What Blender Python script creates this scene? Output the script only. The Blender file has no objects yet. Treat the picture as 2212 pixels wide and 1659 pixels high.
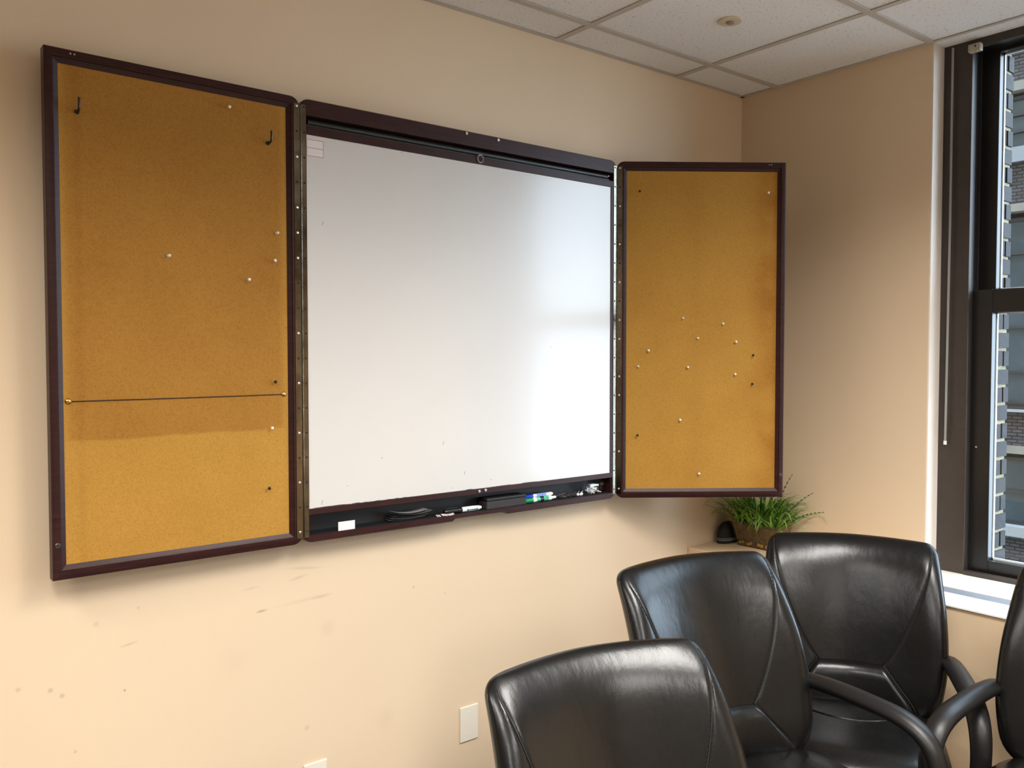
import bpy, bmesh, math, random
import numpy as np
from mathutils import Vector, Matrix
random.seed(7)
SC = bpy.context.scene
COL = SC.collection
PI = math.pi

# ------------------------------------------------------------------ camera, world, lights, exposure
cam_d = bpy.data.cameras.new('camera')
cam = bpy.data.objects.new('camera', cam_d)
COL.objects.link(cam)
cam.location = (-2.9362, -2.1846, 1.5314)
cam.rotation_euler = (PI / 2 - 0.0333, 0, -0.6677)
cam_d.sensor_width = 36
cam_d.lens = 36 * 1822.3 / 2212
cam_d.clip_start = 0.02
cam_d.clip_end = 500
SC.camera = cam

SC.view_settings.view_transform = 'Standard'
SC.view_settings.look = 'None'
SC.view_settings.gamma = 1.0
SC.view_settings.use_curve_mapping = False
SC.view_settings.exposure = 0.0

world = bpy.data.worlds.new('overcast_sky')
SC.world = world
world.use_nodes = True
wn = world.node_tree.nodes
wn['Background'].inputs['Color'].default_value = (0.68, 0.83, 1.0, 1)
wn['Background'].inputs['Strength'].default_value = 13.5

H = 2.6            # ceiling height
T = 0.6096         # ceiling grid
GX, GY = -1.025, -0.1723

LIGHTS = [(-1.33, -2.0, 64.0, 1.14), (-3.16, -2.0, 44.0, 1.14), (-1.33, -3.83, 62.0, 1.14), (-3.16, -3.83, 50.0, 1.14), (-3.768, -1.087, 25.0, 0.54)]
for lx, ly, pw, ln in LIGHTS:
    ld = bpy.data.lights.new('troffer_lamp', 'AREA')
    ld.shape = 'RECTANGLE'
    ld.size, ld.size_y = 0.54, ln
    ld.energy = pw
    ld.color = (1.0, 0.97, 0.925)
    ld.spread = math.radians(147)
    lo = bpy.data.objects.new('troffer_lamp', ld)
    COL.objects.link(lo)
    lo.location = (lx, ly, H - 0.012)

# ------------------------------------------------------------------ helpers
def srgb(r, g, b):
    f = lambda c: (c / 255 / 12.92) if c / 255 <= 0.04045 else ((c / 255 + 0.055) / 1.055) ** 2.4
    return (f(r), f(g), f(b), 1)


def new_mat(name):
    m = bpy.data.materials.new(name)
    m.use_nodes = True
    nt = m.node_tree
    return m, nt, nt.nodes['Principled BSDF']


def node(nt, kind, **kw):
    n = nt.nodes.new(kind)
    for k, v in kw.items():
        if k.startswith('i_'):
            n.inputs[k[2:].replace('_', ' ')].default_value = v
        else:
            setattr(n, k, v)
    return n


def mat(name, col, rough=0.5, metal=0.0, spec=0.5, noise=0.0, nscale=30, bump=0.0, bscale=200, coat=0.0, coat_rough=0.1,
        rnoise=0.0, stretch=None, trans=0.0):
    m, nt, p = new_mat(name)
    p.inputs['Base Color'].default_value = col
    p.inputs['Roughness'].default_value = rough
    p.inputs['Metallic'].default_value = metal
    p.inputs['Specular IOR Level'].default_value = spec
    p.inputs['Coat Weight'].default_value = coat
    p.inputs['Coat Roughness'].default_value = coat_rough
    p.inputs['Transmission Weight'].default_value = trans
    L = nt.links.new
    tc = node(nt, 'ShaderNodeTexCoord')
    src = tc.outputs['Object']
    if stretch:
        mp = node(nt, 'ShaderNodeMapping')
        mp.inputs['Scale'].default_value = stretch
        L(src, mp.inputs['Vector'])
        src = mp.outputs['Vector']
    if noise or rnoise:
        n = node(nt, 'ShaderNodeTexNoise', i_Scale=nscale, i_Detail=5.0, i_Roughness=0.6)
        L(src, n.inputs['Vector'])
        if noise:
            mx = node(nt, 'ShaderNodeMix', data_type='RGBA')
            mx.inputs['A'].default_value = tuple(c * (1 - noise) for c in col[:3]) + (1,)
            mx.inputs['B'].default_value = tuple(min(1, c * (1 + noise)) for c in col[:3]) + (1,)
            mr = node(nt, 'ShaderNodeMapRange')
            mr.inputs['From Min'].default_value = 0.3
            mr.inputs['From Max'].default_value = 0.7
            L(n.outputs['Fac'], mr.inputs['Value'])
            L(mr.outputs['Result'], mx.inputs['Factor'])
            L(mx.outputs['Result'], p.inputs['Base Color'])
        if rnoise:
            mr = node(nt, 'ShaderNodeMapRange')
            mr.inputs['To Min'].default_value = max(0, rough - rnoise)
            mr.inputs['To Max'].default_value = rough + rnoise
            L(n.outputs['Fac'], mr.inputs['Value'])
            L(mr.outputs['Result'], p.inputs['Roughness'])
    if bump:
        n2 = node(nt, 'ShaderNodeTexNoise', i_Scale=bscale, i_Detail=3.0)
        L(src, n2.inputs['Vector'])
        b = node(nt, 'ShaderNodeBump', i_Strength=bump, i_Distance=0.002)
        L(n2.outputs['Fac'], b.inputs['Height'])
        L(b.outputs['Normal'], p.inputs['Normal'])
    return m


class MB:
    """collects shapes, builds one mesh object"""
    def __init__(self):
        self.v, self.f, self.mi = [], [], []

    def add(self, vs, fs, mi=0, M=None):
        o = len(self.v)
        if M is not None:
            vs = [tuple(M @ Vector(p)) for p in vs]
        self.v += [tuple(p) for p in vs]
        self.f += [tuple(i + o for i in f) for f in fs]
        self.mi += [mi] * len(fs)
        return self

    def box(self, x0, x1, y0, y1, z0, z1, mi=0, M=None):
        vs = [(x, y, z) for z in (z0, z1) for y in (y0, y1) for x in (x0, x1)]
        return self.add(vs, [(0, 2, 3, 1), (4, 5, 7, 6), (0, 1, 5, 4), (2, 6, 7, 3), (0, 4, 6, 2), (1, 3, 7, 5)], mi, M)

    def tube(self, pts, r, seg=8, mi=0, M=None, closed=False, cap=True, flat=None):
        pts = [Vector(p) for p in pts]
        n = len(pts)
        rs = r if isinstance(r, (list, tuple)) else [r] * n
        vs, fs = [], []
        prev = None
        for i, p in enumerate(pts):
            a = pts[(i - 1) % n] if (closed or i > 0) else p
            b = pts[(i + 1) % n] if (closed or i < n - 1) else p
            t = (b - a).normalized()
            if prev is None:
                ref = Vector((0, 0, 1)) if abs(t.z) < 0.9 else Vector((1, 0, 0))
                if flat is not None:
                    ref = Vector(flat)
                s = t.cross(ref).normalized()
            else:
                s = (prev - t * prev.dot(t)).normalized()
            prev = s
            w = s.cross(t).normalized()
            rr = rs[i]
            ra, rb = rr if isinstance(rr, (list, tuple)) else (rr, rr)
            for k in range(seg):
                an = 2 * PI * k / seg
                vs.append(tuple(p + s * (ra * math.cos(an)) + w * (rb * math.sin(an))))
        m = n if closed else n - 1
        for i in range(m):
            for k in range(seg):
                a, b = i * seg + k, i * seg + (k + 1) % seg
                c, d = ((i + 1) % n) * seg + (k + 1) % seg, ((i + 1) % n) * seg + k
                fs.append((a, b, c, d))
        if cap and not closed:
            fs.append(tuple(range(seg - 1, -1, -1)))
            fs.append(tuple((n - 1) * seg + k for k in range(seg)))
        return self.add(vs, fs, mi, M)

    def lathe(self, prof, seg=16, mi=0, M=None):
        """profile (r, z) revolved about z"""
        vs, fs = [], []
        n = len(prof)
        for r, z in prof:
            r = max(r, 1e-5)
            for k in range(seg):
                a = 2 * PI * k / seg
                vs.append((r * math.cos(a), r * math.sin(a), z))
        for i in range(n - 1):
            for k in range(seg):
                fs.append((i * seg + k, i * seg + (k + 1) % seg, (i + 1) * seg + (k + 1) % seg, (i + 1) * seg + k))
        fs.append(tuple(range(seg - 1, -1, -1)))
        fs.append(tuple((n - 1) * seg + k for k in range(seg)))
        return self.add(vs, fs, mi, M)

    def ball(self, c, r, seg=10, mi=0, M=None):
        rx, ry, rz = r if isinstance(r, (list, tuple)) else (r, r, r)
        vs, fs = [], []
        rings = max(5, seg // 2 + 1)
        for i in range(rings + 1):
            th = PI * i / rings
            for k in range(seg):
                a = 2 * PI * k / seg
                s = max(math.sin(th), 1e-4)
                vs.append((c[0] + rx * s * math.cos(a), c[1] + ry * s * math.sin(a), c[2] + rz * math.cos(th)))
        for i in range(rings):
            for k in range(seg):
                fs.append((i * seg + k, (i + 1) * seg + k, (i + 1) * seg + (k + 1) % seg, i * seg + (k + 1) % seg))
        return self.add(vs, fs, mi, M)

    def grid(self, P, mi=0, M=None):
        """P[i][j] points"""
        n, m = len(P), len(P[0])
        vs = [tuple(p) for row in P for p in row]
        fs = [(i * m + j, i * m + j + 1, (i + 1) * m + j + 1, (i + 1) * m + j) for i in range(n - 1) for j in range(m - 1)]
        return self.add(vs, fs, mi, M)

    def rings(self, R, mi=0, M=None, close_ends=False, loop=False):
        """list of closed rings with equal counts, bridged"""
        n, m = len(R), len(R[0])
        vs = [tuple(p) for r in R for p in r]
        fs = []
        for i in range(n if loop else n - 1):
            for k in range(m):
                j = (i + 1) % n
                fs.append((i * m + k, i * m + (k + 1) % m, j * m + (k + 1) % m, j * m + k))
        if close_ends:
            fs.append(tuple(range(m - 1, -1, -1)))
            fs.append(tuple((n - 1) * m + k for k in range(m)))
        return self.add(vs, fs, mi, M)

    def mesh(self, name, mats, smooth=False, recalc=True):
        me = bpy.data.meshes.new(name)
        me.from_pydata(self.v, [], self.f)
        for m in (mats if isinstance(mats, (list, tuple)) else [mats]):
            me.materials.append(m)
        for p, i in zip(me.polygons, self.mi):
            p.material_index = i
        if recalc:
            bm = bmesh.new()
            bm.from_mesh(me)
            bmesh.ops.recalc_face_normals(bm, faces=bm.faces)
            bm.to_mesh(me)
            bm.free()
        if smooth:
            for p in me.polygons:
                p.use_smooth = True
            me.set_sharp_from_angle(angle=math.radians(smooth if smooth is not True else 40))
        me.update()
        return me

    def build(self, name, mats, parent=None, smooth=False, bevel=0, loc=None, rotz=None, recalc=True, bseg=2):
        me = self.mesh(name, mats, smooth, recalc)
        o = bpy.data.objects.new(name, me)
        COL.objects.link(o)
        if parent is not None:
            o.parent = parent
        if loc:
            o.location = loc
        if rotz is not None:
            o.rotation_euler = (0, 0, rotz)
        if bevel:
            md = o.modifiers.new('bevel', 'BEVEL')
            md.width = bevel
            md.segments = bseg
            md.limit_method = 'ANGLE'
        return o


def tag(o, label=None, cat=None, group=None, kind=None):
    for k, v in (('label', label), ('category', cat), ('group', group), ('kind', kind)):
        if v:
            o[k] = v
    return o


def empty(name, loc, label, cat, group=None, rotz=0):
    o = bpy.data.objects.new(name, None)
    COL.objects.link(o)
    o.empty_display_size = 0.05
    o.location = loc
    o.rotation_euler = (0, 0, rotz)
    return tag(o, label, cat, group)


def piece(name, me, parent, loc=(0, 0, 0), rot=(0, 0, 0), scale=None):
    o = bpy.data.objects.new(name, me)
    COL.objects.link(o)
    o.parent = parent
    o.location = loc
    o.rotation_euler = rot
    if scale:
        o.scale = scale
    return o


def bez(p0, p1, p2, n):
    out = []
    for i in range(n):
        t = i / (n - 1)
        out.append(tuple((1 - t) ** 2 * a + 2 * t * (1 - t) * b + t * t * c for a, b, c in zip(p0, p1, p2)))
    return out


def catmull(pts, n=6):
    P = [Vector(p) for p in pts]
    P = [P[0] * 2 - P[1]] + P + [P[-1] * 2 - P[-2]]
    out = []
    for i in range(1, len(P) - 2):
        for k in range(n):
            t = k / n
            a, b, c, d = P[i - 1], P[i], P[i + 1], P[i + 2]
            out.append(0.5 * ((2 * b) + (c - a) * t + (2 * a - 5 * b + 4 * c - d) * t * t + (3 * b - a - 3 * c + d) * t ** 3))
    out.append(P[-2])
    return out


# ------------------------------------------------------------------ materials
def wall_material(name, scuffs=()):
    m, nt, p = new_mat(name)
    L = nt.links.new
    tc = node(nt, 'ShaderNodeTexCoord')
    base = srgb(229, 203, 171)
    n = node(nt, 'ShaderNodeTexNoise', i_Scale=2.2, i_Detail=3.0)
    L(tc.outputs['Object'], n.inputs['Vector'])
    mx = node(nt, 'ShaderNodeMix', data_type='RGBA')
    mx.inputs['A'].default_value = srgb(222, 199, 168)
    mx.inputs['B'].default_value = srgb(227, 204, 174)
    L(n.outputs['Fac'], mx.inputs['Factor'])
    out = mx.outputs['Result']
    for (x0, z0, x1, z1, w, k) in scuffs:
        cx, cz = (x0 + x1) / 2, (z0 + z1) / 2
        ln = max(math.hypot(x1 - x0, z1 - z0) / 2, w)
        an = math.atan2(z1 - z0, x1 - x0)
        mp = node(nt, 'ShaderNodeMapping', vector_type='TEXTURE')
        mp.inputs['Location'].default_value = (cx, 0, cz)
        mp.inputs['Rotation'].default_value = (0, -an, 0)
        mp.inputs['Scale'].default_value = (ln, 1, w)
        L(tc.outputs['Object'], mp.inputs['Vector'])
        g = node(nt, 'ShaderNodeTexGradient', gradient_type='SPHERICAL')
        L(mp.outputs['Vector'], g.inputs['Vector'])
        mu = node(nt, 'ShaderNodeMath', operation='MULTIPLY')
        mu.inputs[1].default_value = k
        L(g.outputs['Fac'], mu.inputs[0])
        m2 = node(nt, 'ShaderNodeMix', data_type='RGBA')
        L(mu.outputs[0], m2.inputs['Factor'])
        L(out, m2.inputs['A'])
        m2.inputs['B'].default_value = srgb(120, 104, 88)
        out = m2.outputs['Result']
    L(out, p.inputs['Base Color'])
    p.inputs['Roughness'].default_value = 0.55
    p.inputs['Specular IOR Level'].default_value = 0.3
    n2 = node(nt, 'ShaderNodeTexNoise', i_Scale=160.0, i_Detail=2.0)
    L(tc.outputs['Object'], n2.inputs['Vector'])
    b = node(nt, 'ShaderNodeBump', i_Strength=0.12, i_Distance=0.001)
    L(n2.outputs['Fac'], b.inputs['Height'])
    L(b.outputs['Normal'], p.inputs['Normal'])
    return m


SCUFFS = [(-2.018, .951, -1.883, .934, .006, .22), (-2.001, .912, -1.933, .924, .006, .25), (-2.129, .909, -2.072, .913, .005, .18),
          (-2.093, .843, -2.052, .846, .005, .6), (-1.939, .852, -1.858, .855, .006, .25), (-2.052, .846, -1.86, .858, .008, .12),
          (-2.48, .888, -2.48, .892, .009, .2), (-2.388, .911, -2.382, .913, .006, .25), (-2.435, .822, -2.38, .83, .004, .3),
          (-2.645, .771, -2.645, .772, .008, .3), (-2.582, .753, -2.578, .755, .008, .4), (-2.559, .734, -2.553, .737, .008, .4),
          (-2.419, .714, -2.419, .715, .004, .8), (-2.535, .592, -2.525, .598, .006, .3), (-1.596, .826, -1.594, .83, .006, .35),
          (-1.483, .787, -1.48, .79, .006, .25), (-2.2, .75, -2.1, .70, .05, .05), (-1.9, .78, -1.86, .74, .03, .1),
          (-1.95, .48, -1.94, .5, .01, .25), (-1.70, .40, -1.69, .5, .04, .07)]
M_wall = wall_material('wall_paint_scuffed', SCUFFS)
M_wall2 = wall_material('wall_paint')


def ceiling_tile_material():
    m, nt, p = new_mat('fissured_tile')
    L = nt.links.new
    tc = node(nt, 'ShaderNodeTexCoord')
    v = node(nt, 'ShaderNodeTexNoise', i_Scale=105.0, i_Detail=2.5, i_Roughness=0.7)
    L(tc.outputs['Object'], v.inputs['Vector'])
    r = node(nt, 'ShaderNodeValToRGB')
    r.color_ramp.elements[0].position = 0.30
    r.color_ramp.elements[0].color = (0.42, 0.39, 0.36, 1)
    r.color_ramp.elements[1].position = 0.40
    r.color_ramp.elements[1].color = srgb(232, 229, 226)
    L(v.outputs['Fac'], r.inputs['Fac'])
    L(r.outputs['Color'], p.inputs['Base Color'])
    b = node(nt, 'ShaderNodeBump', i_Strength=0.5, i_Distance=0.002)
    L(v.outputs['Fac'], b.inputs['Height'])
    L(b.outputs['Normal'], p.inputs['Normal'])
    p.inputs['Roughness'].default_value = 0.9
    p.inputs['Specular IOR Level'].default_value = 0.1
    return m


M_tile = ceiling_tile_material()
M_tee = mat('tee_grid', srgb(188, 180, 168), 0.5)
M_carpet = mat('carpet', srgb(112, 109, 105), 0.95, noise=0.25, nscale=220, bump=0.6, bscale=400, spec=0.1)
M_wood = mat('dark_mahogany', srgb(50, 24, 22), 0.4, noise=0.35, nscale=14, stretch=(1.0, 1.0, 9.0), bump=0.06, bscale=60, spec=0.24, coat=0.03, coat_rough=0.25)
M_woodh = mat('dark_mahogany_rail', srgb(50, 24, 22), 0.4, noise=0.35, nscale=14, stretch=(1.2, 9.0, 9.0), bump=0.06, bscale=60, spec=0.24, coat=0.03, coat_rough=0.25)
M_black = mat('black_recess', srgb(20, 20, 22), 0.55, noise=0.3, nscale=12)
M_roller = mat('roller_green_black', srgb(24, 28, 26), 0.42)
M_board = mat('dry_erase_board', srgb(212, 209, 204), 0.3, spec=0.35, noise=0.015, nscale=3, coat=0.5, coat_rough=0.14)
M_brass = mat('worn_hinge_metal', (0.13, 0.115, 0.09, 1), 0.16, metal=1.0, noise=0.3, nscale=18, bump=0.3, bscale=15, rnoise=0.08)
M_steel = mat('steel', (0.62, 0.6, 0.57, 1), 0.3, metal=1.0)
M_bronze = mat('dark_bronze', (0.16, 0.14, 0.13, 1), 0.35, metal=1.0)
M_hole = mat('dark_hole', (0.008, 0.007, 0.006, 1), 0.8)
M_white = mat('white_plastic', srgb(238, 236, 230), 0.3)
M_plate = mat('cream_plastic_plate', srgb(232, 224, 208), 0.35)
M_pinw = mat('white_pin', srgb(240, 238, 232), 0.22)
M_pink = mat('black_pin', srgb(16, 15, 15), 0.2)
M_pins = mat('silver_pin', (0.85, 0.83, 0.78, 1), 0.2, metal=0.35)
M_gold = mat('brass_tack', (0.55, 0.36, 0.12, 1), 0.28, metal=1.0)
M_string = mat('dark_string', srgb(40, 26, 16), 0.8)
M_hook = mat('black_vinyl', srgb(18, 17, 17), 0.3)
M_redline = mat('red_print', srgb(170, 60, 60), 0.6)
M_mark = mat('dry_marker', srgb(112, 110, 130), 0.7)
M_alu = mat('white_aluminium_bead', srgb(225, 228, 232), 0.35)
M_frame = mat('dark_bronze_frame', srgb(58, 50, 44), 0.42, noise=0.12, nscale=18)
M_sash = mat('black_sash', srgb(24, 22, 21), 0.32, noise=0.15, nscale=15)
M_jamb = mat('jamb_liner', srgb(46, 46, 48), 0.28)
M_sill = mat('white_sill_paint', srgb(240, 236, 228), 0.45, noise=0.02, nscale=6)
M_reveal = mat('white_corner_paint', srgb(236, 226, 216), 0.5, noise=0.02, nscale=8)
M_greystrip = mat('grey_metal_strip', srgb(118, 122, 130), 0.5, noise=0.06, nscale=20)
M_ledge = mat('ledge_paint', srgb(222, 196, 162), 0.5, noise=0.03, nscale=5)
M_wand = mat('clear_acrylic', srgb(150, 152, 148), 0.12, spec=0.7)
M_bracket = mat('old_plastic_bracket', srgb(170, 160, 138), 0.5, noise=0.2, nscale=60)
M_mortar = mat('mortar', srgb(134, 124, 102), 0.95, noise=0.25, nscale=70, bump=0.8, bscale=120)
M_brick = mat('dark_brick', srgb(29, 29, 32), 0.8, noise=0.3, nscale=12, stretch=(1, 1, 12), bump=0.7, bscale=30)
M_cap = mat('sprinkler_cap', srgb(206, 190, 166), 0.5)
M_caph = mat('sprinkler_hub', srgb(150, 130, 104), 0.5)


def cork_material(name, left):
    m, nt, p = new_mat(name)
    L = nt.links.new
    tc = node(nt, 'ShaderNodeTexCoord')
    sx = node(nt, 'ShaderNodeSeparateXYZ')
    L(tc.outputs['Object'], sx.inputs[0])
    n = node(nt, 'ShaderNodeTexNoise', i_Scale=270.0, i_Detail=4.0, i_Roughness=0.7)
    L(tc.outputs['Object'], n.inputs['Vector'])
    r = node(nt, 'ShaderNodeValToRGB')
    e = r.color_ramp.elements
    e[0].position, e[0].color = 0.28, srgb(158, 114, 46)
    e[1].position, e[1].color = 0.66, srgb(184, 139, 65)
    k = r.color_ramp.elements.new(0.45)
    k.color = srgb(176, 130, 54)
    L(n.outputs['Fac'], r.inputs['Fac'])
    big = node(nt, 'ShaderNodeTexNoise', i_Scale=5.0, i_Detail=4.0)
    L(tc.outputs['Object'], big.inputs['Vector'])

    def band(sock, a, b, soft):
        m1 = node(nt, 'ShaderNodeMapRange', interpolation_type='SMOOTHSTEP')
        m1.inputs['From Min'].default_value = a - soft
        m1.inputs['From Max'].default_value = a + soft
        L(sock, m1.inputs['Value'])
        m2 = node(nt, 'ShaderNodeMapRange', interpolation_type='SMOOTHSTEP')
        m2.inputs['From Min'].default_value = b - soft
        m2.inputs['From Max'].default_value = b + soft
        m2.inputs['To Min'].default_value = 1
        m2.inputs['To Max'].default_value = 0
        L(sock, m2.inputs['Value'])
        mu = node(nt, 'ShaderNodeMath', operation='MULTIPLY')
        L(m1.outputs[0], mu.inputs[0])
        L(m2.outputs[0], mu.inputs[1])
        return mu.outputs[0]

    def mixin(col, fac, k, tint):
        mu = node(nt, 'ShaderNodeMath', operation='MULTIPLY')
        mu.inputs[1].default_value = k
        L(fac, mu.inputs[0])
        mx = node(nt, 'ShaderNodeMix', data_type='RGBA', blend_type='MULTIPLY')
        L(mu.outputs[0], mx.inputs['Factor'])
        L(col, mx.inputs['A'])
        mx.inputs['B'].default_value = tint
        return mx.outputs['Result']
    c = r.outputs['Color']
    ad = node(nt, 'ShaderNodeMath', operation='MULTIPLY_ADD')
    ad.inputs[1].default_value = 0.02
    L(big.outputs['Fac'], ad.inputs[0])
    L(sx.outputs['Z'], ad.inputs[2])
    if left:
        # darker, redder area above an old paper edge
        fz = band(ad.outputs[0], 1.349, 3.0, 0.004)
        fx = band(sx.outputs['X'], 0.050, 0.566, 0.014)
        mu = node(nt, 'ShaderNodeMath', operation='MULTIPLY')
        L(fz, mu.inputs[0])
        L(fx, mu.inputs[1])
        c = mixin(c, mu.outputs[0], 1.0, (0.80, 0.72, 0.68, 1))
        c = mixin(c, band(sx.outputs['X'], 0.53, 0.545, 0.008), 0.25, (0.75, 0.7, 0.65, 1))
    else:
        fx = band(sx.outputs['X'], 0.50, 0.9, 0.05)
        mu = node(nt, 'ShaderNodeMath', operation='MULTIPLY')
        L(fx, mu.inputs[0])
        mr = node(nt, 'ShaderNodeMapRange')
        mr.inputs['From Min'].default_value = 0.35
        mr.inputs['From Max'].default_value = 0.65
        L(big.outputs['Fac'], mr.inputs['Value'])
        L(mr.outputs[0], mu.inputs[1])
        c = mixin(c, mu.outputs[0], 1.0, (0.80, 0.66, 0.50, 1))
        c = mixin(c, band(sx.outputs['X'], 0.26, 0.31, 0.03), 0.2, (0.8, 0.75, 0.7, 1))
    mr = node(nt, 'ShaderNodeMapRange')
    mr.inputs['From Min'].default_value = 0.4
    mr.inputs['From Max'].default_value = 0.75
    L(big.outputs['Fac'], mr.inputs['Value'])
    c = mixin(c, mr.outputs[0], 0.6, (0.86, 0.8, 0.76, 1))
    L(c, p.inputs['Base Color'])
    b = node(nt, 'ShaderNodeBump', i_Strength=0.25, i_Distance=0.001)
    L(n.outputs['Fac'], b.inputs['Height'])
    L(b.outputs['Normal'], p.inputs['Normal'])
    p.inputs['Roughness'].default_value = 0.85
    p.inputs['Specular IOR Level'].default_value = 0.2
    return m


M_corkL = cork_material('cork_left', True)
M_corkR = cork_material('cork_right', False)


def leather_material():
    m, nt, p = new_mat('black_leather')
    L = nt.links.new
    tc = node(nt, 'ShaderNodeTexCoord')
    p.inputs['Base Color'].default_value = srgb(13, 13, 13)
    p.inputs['Specular IOR Level'].default_value = 0.36
    n1 = node(nt, 'ShaderNodeTexNoise', i_Scale=420.0, i_Detail=2.0)
    n2 = node(nt, 'ShaderNodeTexNoise', i_Scale=9.0, i_Detail=5.0, i_Roughness=0.55)
    mp = node(nt, 'ShaderNodeMapping')
    mp.inputs['Scale'].default_value = (1.6, 1.0, 0.9)
    L(tc.outputs['Object'], n1.inputs['Vector'])
    L(tc.outputs['Object'], mp.inputs['Vector'])
    L(mp.outputs['Vector'], n2.inputs['Vector'])
    b1 = node(nt, 'ShaderNodeBump', i_Strength=0.05, i_Distance=0.001)
    L(n1.outputs['Fac'], b1.inputs['Height'])
    b2 = node(nt, 'ShaderNodeBump', i_Strength=0.13, i_Distance=0.012)
    L(n2.outputs['Fac'], b2.inputs['Height'])
    L(b1.outputs['Normal'], b2.inputs['Normal'])
    L(b2.outputs['Normal'], p.inputs['Normal'])
    mr = node(nt, 'ShaderNodeMapRange')
    mr.inputs['To Min'].default_value = 0.22
    mr.inputs['To Max'].default_value = 0.34
    L(n2.outputs['Fac'], mr.inputs['Value'])
    L(mr.outputs[0], p.inputs['Roughness'])
    return m


M_leather = leather_material()
M_seam = mat('seam_thread', srgb(12, 12, 12), 0.6)
M_arm = mat('black_arm_plastic', srgb(20, 19, 19), 0.40, spec=0.36, bump=0.08, bscale=500)
M_base = mat('black_base_plastic', srgb(22, 22, 22), 0.4)


def glass_material(name, tint=(1, 1, 1, 1), ior=1.5, gl=1.0):
    m = bpy.data.materials.new(name)
    m.use_nodes = True
    nt = m.node_tree
    nt.nodes.remove(nt.nodes['Principled BSDF'])
    out = nt.nodes['Material Output']
    tr = node(nt, 'ShaderNodeBsdfTransparent')
    tr.inputs['Color'].default_value = tint
    g = node(nt, 'ShaderNodeBsdfGlossy')
    g.inputs['Roughness'].default_value = 0.02
    f = node(nt, 'ShaderNodeFresnel')
    # same reflectance from either side of the thin sheet
    ge = node(nt, 'ShaderNodeNewGeometry')
    mr = node(nt, 'ShaderNodeMapRange')
    mr.inputs['To Min'].default_value = ior
    mr.inputs['To Max'].default_value = 1 / ior
    nt.links.new(ge.outputs['Backfacing'], mr.inputs['Value'])
    nt.links.new(mr.outputs[0], f.inputs['IOR'])
    mx = node(nt, 'ShaderNodeMixShader')
    nt.links.new(f.outputs[0], mx.inputs[0])
    nt.links.new(tr.outputs[0], mx.inputs[1])
    nt.links.new(g.outputs[0], mx.inputs[2])
    nt.links.new(mx.outputs[0], out.inputs['Surface'])
    return m


M_glass = glass_material('window_glass', (0.96, 0.98, 0.98, 1), 1.35)
M_potglass = glass_material('pot_glass', (0.90, 0.87, 0.78, 1), 1.5)
M_bag = glass_material('clear_bag', (0.97, 0.97, 1.0, 1), 1.9)

# ------------------------------------------------------------------ room shell
XL, YF = -5.2, -4.6
YW0, YW1 = -0.7825, -2.06          # window opening along the right wall
XF = 0.078                          # window frame plane
LW, LZ = 0.3246, 0.7717             # ledge


def structure(o, **k):
    o['kind'] = 'structure'
    return o


structure(MB().box(XL - .1, 0.1, YF - .1, 0.1, -0.1, 0).build('floor', M_carpet))
structure(MB().box(XL - .1, 0.1, 0, 0.1, 0, H + .1).build('wall_back', M_wall))
M_wall3 = mat('far_wall_paint', srgb(150, 134, 116), 0.6, noise=0.04, nscale=3)
structure(MB().box(XL - .1, XL, YF, 0, 0, H + .1).build('wall_left', M_wall3))
structure(MB().box(XL - .1, 0.1, YF - .1, YF, 0, H + .1).build('wall_front', M_wall3))
wr = structure(MB().box(0, 0.1, YW0, 0, 0, H + .1).box(0, 0.1, YF, YW1, 0, H + .1).box(0, 0.1, YW1, YW0, 0, 0.76).build('wall_right', M_wall2))
# white painted corner returns of the window opening
MB().box(0.002, XF, YW0 - .004, YW0 - .0002, 0.775, H - .002).box(0.002, XF, YW1 + .0002, YW1 + .004, 0.775, H - .002).build('reveal', M_reveal, wr)
led = structure(MB().box(-LW, -0.001, YF + .001, -0.001, 0, LZ).build('trim_1', M_ledge, bevel=0.004))

# ceiling: tee grid with lay-in tiles
xs = [GX + i * T for i in range(-8, 3)]
ys = [GY - i * T for i in range(-1, 9)]
cl = structure(MB().box(XL - .1, 0.1, YF - .1, 0.1, H + .06, H + .12).build('ceiling', M_tile))
tee = MB()
for x in xs:
    if XL < x < 0:
        tee.box(x - .012, x + .012, YF, 0, H - .0015, H + .0005)
        tee.box(x - .0015, x + .0015, YF, 0, H + .0005, H + .03)
for y in ys:
    if YF < y < 0:
        tee.box(XL, 0, y - .012, y + .012, H - .002, H + .0004)
        tee.box(XL, 0, y - .0015, y + .0015, H + .0005, H + .03)
tee.box(XL, 0, -.016, 0, H - .001, H + .0005).box(-.016, 0, YF, 0, H - .001, H + .0005)
tee.build('ceiling_grid', M_tee, cl)
MB().box(0, XF + .015, YW1, YW0, H - .0005, H + .018).build('ceiling_tile', M_tile, cl)
edx = [XL] + [x for x in xs if XL < x < 0] + [0]
edy = [YF] + sorted(y for y in ys if YF < y < 0) + [0]
cell = {}
for i in range(len(edx) - 1):
    for j in range(len(edy) - 1):
        x0, x1, y0, y1 = edx[i] + .003, edx[i + 1] - .003, edy[j] + .003, edy[j + 1] - .003
        cx, cy = (x0 + x1) / 2, (y0 + y1) / 2
        if any(abs(cx - lx) < .3 and abs(cy - ly) < (.6 if ln > 1 else .3) for lx, ly, _, ln in LIGHTS):
            continue
        w, d = x1 - x0, y1 - y0
        key = (round(w, 3), round(d, 3))
        if key not in cell:
            cell[key] = MB().box(-w / 2, w / 2, -d / 2, d / 2, 0, 0.016).mesh('ceiling_tile', M_tile)
        piece('ceiling_tile', cell[key], cl, (cx, cy, H + .0015 + random.uniform(0, .0012)))

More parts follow.
